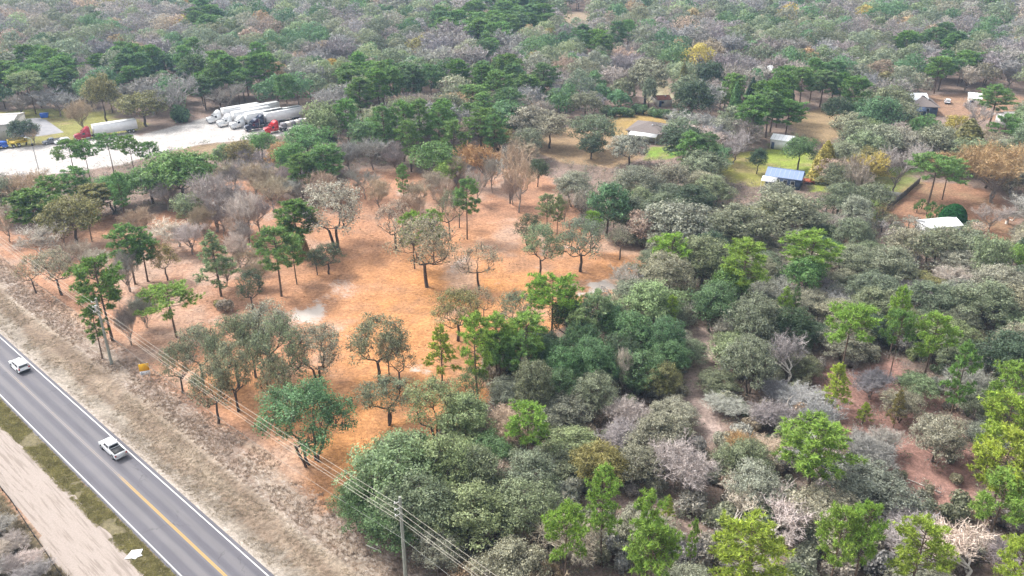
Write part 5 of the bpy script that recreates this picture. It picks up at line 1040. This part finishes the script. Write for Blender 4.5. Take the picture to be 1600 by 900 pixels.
# ------------------------------------------------------------------ utility poles and wires
PH = 12.7; pole_t = [-15.0, 60.0, 135.0, 210.0, 285.0]; POLE_S = 47.1
pm_ = MB(); pm_.tube((0, 0, -.5), (0, 0, PH), .25, .17, 12); pole_me = pm_.mesh('shaft', M['wood_pole'], False)
plab = ['weathered utility pole beyond the end of the visible verge', 'tall greenish utility pole rising in front of the big pale oaks', 'grey utility pole among the pines across the road from the SUV', 'utility pole further up the verge past the leafless trees', 'utility pole far up the road verge']
for i, tt in enumerate(pole_t):
    g = R(POLE_S if i != 2 else 45.9, tt); ob_ = thing('utility_pole', plab[i], 'utility pole', g, math.atan2(-RN.y, -RN.x), 'utility poles along the verge')
    obj('shaft', pole_me, ob_)
    for k, dz in enumerate((.6, 1.5, 2.4)):
        q = MB(); q.tube((.12, 0, PH-dz), (.75, 0, PH-dz+.12), .045, n=6); obj('bracket', q.mesh('bracket', M['ceramic']), ob_)
        q = MB()
        for j in range(4): q.tube((.78, 0, PH-dz+.10+j*.07), (.78, 0, PH-dz+.14+j*.07), .10-.01*j, n=10)
        obj('insulator', q.mesh('insulator', M['ceramic']), ob_)
    if i == 2: q = MB(); q.tube((.35, .1, PH-2.2), (.35, .1, PH-1.2), .22, n=12); obj('transformer', q.mesh('transformer', M['metal']), ob_)
wires = [(.78, .28, .018, 'topmost bare power wire along the roadside poles'), (.78, 1.18, .018, 'second power wire down from the pole tops'), (.78, 2.08, .018, 'third power wire down, on the lowest insulators'), (-.15, 3.9, .019, 'fourth wire down, running just below the insulators'), (.2, 5.9, .015, 'lowest thin communication cable on the roadside poles')]
for (off, dz, r, lab) in wires:
    q = MB(); pts = []
    for i in range(len(pole_t)-1):
        a = R((POLE_S if i != 2 else 45.9)-off, pole_t[i], PH-dz); b = R((POLE_S if i+1 != 2 else 45.9)-off, pole_t[i+1], PH-dz)
        for k in range(16 if i < len(pole_t)-2 else 17):
            f = k/16; p = a.lerp(b, f); p.z -= 4*f*(1-f)*(.85 if dz < 5 else 1.4); pts.append(p)
    q.path(pts, [r*.95]*len(pts), 5)
    obj('power_wire' if dz < 5 else 'cable', q.mesh('wire', M['wire' if dz < 5 else 'wire_dark']), None, label=lab, cat='wire', group='wires strung between the utility poles')
# dead snags and fallen things
for (x, y, hh, lab) in ((985, 765, 5.5, 'white dead snag standing in the leafless brush'), (1222, 665, 5.5, 'pale broken snag beside the bright green pine')):
    g = P(x, y); t = thing('dead_snag', lab, 'dead tree', g); q = MB(); a = Vector((0, 0, -.2)); segs = [(a, Vector((.1, 0, hh*.55)), .16, .11), (Vector((.1, 0, hh*.55)), Vector((.35, .1, hh*.85)), .11, .07), (Vector((.35, .1, hh*.85)), Vector((.9, 0, hh)), .07, .03), (Vector((.1, 0, hh*.55)), Vector((-.5, .2, hh*.72)), .07, .03), (Vector((.35, .1, hh*.85)), Vector((.2, -.2, hh*1.05)), .06, .02), (Vector((.05, 0, hh*.3)), Vector((-.6, 0, hh*.36)), .06, .02)]
    for s_ in segs: q.tube(*s_, n=6)
    obj('trunk', q.mesh('trunk', M['bark_dead']), t)
for (x, y, L_, a_, lab) in ((582, 858, 2.2, -.6, 'pale fallen branch on the brown verge near the tall pole'), (1440, 758, 5, 2.4, 'grey fallen log on the reddish clearing floor'), (1452, 610, 5, 2.0, 'thin fallen trunk between the tall pines')):
    g = P(x, y); q = MB(); q.tube((-L_/2, 0, .1), (L_/2, .2, .14), .09, .05, 6); q.tube((L_*.1, .05, .12), (L_*.3, .6, .4), .04, .02, 5)
    obj('fallen_log', q.mesh('fallen_log', M['bark_dead']), None, g, a_, label=lab, cat='log')

# ------------------------------------------------------------------ plant the trees, with labels that single each one out
LM = [((324, 180), 'the white trailers'), ((413, 205), 'the red tractor'), ((170, 208), 'the dark red tractor\'s trailer'), ((70, 182), 'the blue skip'), ((60, 255), 'the yard lamp pole'), ((176, 560), 'the grey utility pole'), ((633, 905), 'the tall greenish pole'), ((229, 590), 'the yellow sign'),
      ((437, 262), 'the round orange tree'), ((1005, 202), 'the brown hipped-roof house'), ((1225, 275), 'the pale blue metal roof'), ((1222, 218), 'the white-roofed shed'), ((1484, 352), 'the white-roofed outbuilding'), ((1445, 162), 'the brown-roofed farmhouse'), ((1522, 152), 'the white-roofed barn'),
      ((1200, 110), 'the white house in the woods'), ((996, 52), 'the remote pale roof'), ((1284, 284), 'the yellow cone tree'), ((1552, 318), 'the big orange tree'), ((1503, 256), 'the drooping olive tree'), ((1448, 324), 'the umbrella-shaped pine'), ((752, 292), 'the orange tree at the clearing edge'), ((490, 723), 'the many-stemmed dark oak'),
      ((668, 449), 'the silvery oak mid-clearing'), ((527, 384), 'the wide grey oak'), ((690, 597), 'the small yellow-green pine'), ((1100, 560), 'the sandy path'), ((1272, 735), 'the bright pine by the snag'), ((1170, 915), 'the yellow-green pine at the bottom edge'), ((985, 765), 'the white snag'), ((1525, 895), 'the whitish leafless tree'),
      ((1327, 575), 'the flat bright pine'), ((1165, 455), 'the bright pine in the grey canopy'), ((1560, 780), 'the yellow-green pines at the frame edge'), ((907, 424), 'the dull green oak by the sand'), ((338, 362), 'the grey leafless tree'), ((270, 318), 'the dense green oak by the yard'), ((640, 262), 'the tall pine stand'),
      ((1017, 157), 'the white solid fence'), ((1040, 184), 'the hedge row'), ((1303, 200), 'the dark round oak'), ((620, 800), 'the big pale green oaks'), ((820, 728), 'the bright pine at the clearing foot'), ((1268, 430), 'the spreading bright pine')]
LMW = [(P(*p), n_) for p, n_ in LM]
ORD = ['', 'second ', 'third ', 'fourth ', 'fifth ', 'sixth ', 'seventh ', 'eighth ', 'ninth ', 'tenth ', 'eleventh ', 'twelfth ', 'thirteenth ', 'fourteenth ', 'fifteenth ', 'sixteenth ', 'seventeenth ', 'eighteenth ', 'nineteenth ', 'twentieth ', 'twenty-first ', 'twenty-second ', 'twenty-third ', 'twenty-fourth ', 'twenty-fifth ']
PROTO_NEAR = {'oak': ('oak', 'oakm'), 'bare': ('bare', 'barem'), 'pine': ('pine', 'pinem'), 'brush': ('brush', 'barem'), 'bush': ('bush', 'bush')}
def label_trees():
    buckets = {}
    for t in TREES:
        best = sorted(((math.hypot(t['x']-g.x, (t['y']-g.y)*.8), i) for i, (g, _) in enumerate(LMW)))
        i = best[1][1] if best[0][0] < 2.0 else best[0][1]; g = LMW[i][0]; dx, dy = t['x']-g.x, t['y']-g.y
        rel = 'behind' if dy > abs(dx) else ('in front of' if -dy > abs(dx) else ('road' if dx < 0 else 'away'))
        size = 'small' if t['w'] < 6.0 else ('broad' if t['w'] > 10.3 else ('tall' if t['h'] > 13.5 else ''))
        key = (size, TINT[t['t']][1], KIND[t['k']][1], i, rel); buckets.setdefault(key, []).append((math.hypot(dx, dy), id(t), t))
    for (size, tint, kd, i, rel), lst in buckets.items():
        lst.sort(key=lambda q: q[0])
        for n_, (_, _, t) in enumerate(lst):
            nm = LMW[i][1]; where = {'behind': f'behind {nm}', 'in front of': f'in front of {nm}', 'road': f'roadward of {nm}', 'away': f'past {nm}'}[rel]
            o_ = ORD[n_] if n_ < len(ORD) else f'{n_+1}th '
            if len(lst) > 1 and n_ == 0: o_ = 'first '
            t['label'] = ' '.join(f"{o_}{size} {tint} {kd} {where}".split())
label_trees()
GROUPS = {'oak_tree': 'oaks of the woods and the clearing', 'pine_tree': 'pines of the woods and the clearing', 'bare_tree': 'leafless trees of the winter woods', 'cypress_tree': 'cone-shaped trees by the yards', 'shrub': 'shrubs and hedge plants', 'bush': 'bushes between the near trees', 'palmetto': 'palmettos behind the outbuilding'}
CATS = {'oak_tree': 'oak tree', 'pine_tree': 'pine tree', 'bare_tree': 'bare tree', 'cypress_tree': 'conifer', 'shrub': 'shrub', 'bush': 'bush', 'palmetto': 'palmetto', 'clipped_bush': 'bush'}
def plant(t):
    k = t['k']
    if not t['hand']:
        near = t['y'] < 205; k = PROTO_NEAR[k][0 if near else 1]
        if k == 'pine': k = random.choice(('pine', 'pinet', 'pine'))
    trm, crm, pw, ph = random.choice(PR[k]); nm = KIND[t['k']][0]
    e = bpy.data.objects.new(nm, None); col.objects.link(e); e.location = (t['x'], t['y'], 0); e.rotation_euler = (0, 0, random.uniform(0, 6.28)); e.empty_display_size = .5
    s_ = t['w']/pw; sz = t['h']/ph; q_ = random.uniform(.88, 1.14); e.scale = (s_*q_, s_/q_, sz)
    setp(e, t['label'], CATS[nm], GROUPS.get(nm))
    a = bpy.data.objects.new(trm.name.split('.')[0], trm); col.objects.link(a); a.parent = e
    c = bpy.data.objects.new(crm.name.split('.')[0], crm); col.objects.link(c); c.parent = e
    b = TINT[t['t']][0]; v = random.uniform(.84, 1.18) if not t['hand'] else random.uniform(.93, 1.07)
    c.color = (b[0]*v*random.uniform(.92, 1.09), b[1]*v, b[2]*v*random.uniform(.9, 1.1), 1)
for t in TREES: plant(t)

# ------------------------------------------------------------------ the air
hz, nd, lk = new_mat('haze_air'); vp = nd.new('ShaderNodeVolumePrincipled'); vp.inputs['Density'].default_value = .00020; vp.inputs['Color'].default_value = (.48, .70, 1.0, 1); vp.inputs['Anisotropy'].default_value = .2
ho = nd.new('ShaderNodeOutputMaterial'); lk.new(vp.outputs[0], ho.inputs['Volume'])
q = MB(); q.box(-3600, 3600, -450, 6100, -1, CAM_H+6); obj('haze', q.mesh('haze', hz), kind='stuff', label='thin bluish air over the far woods', cat='haze')
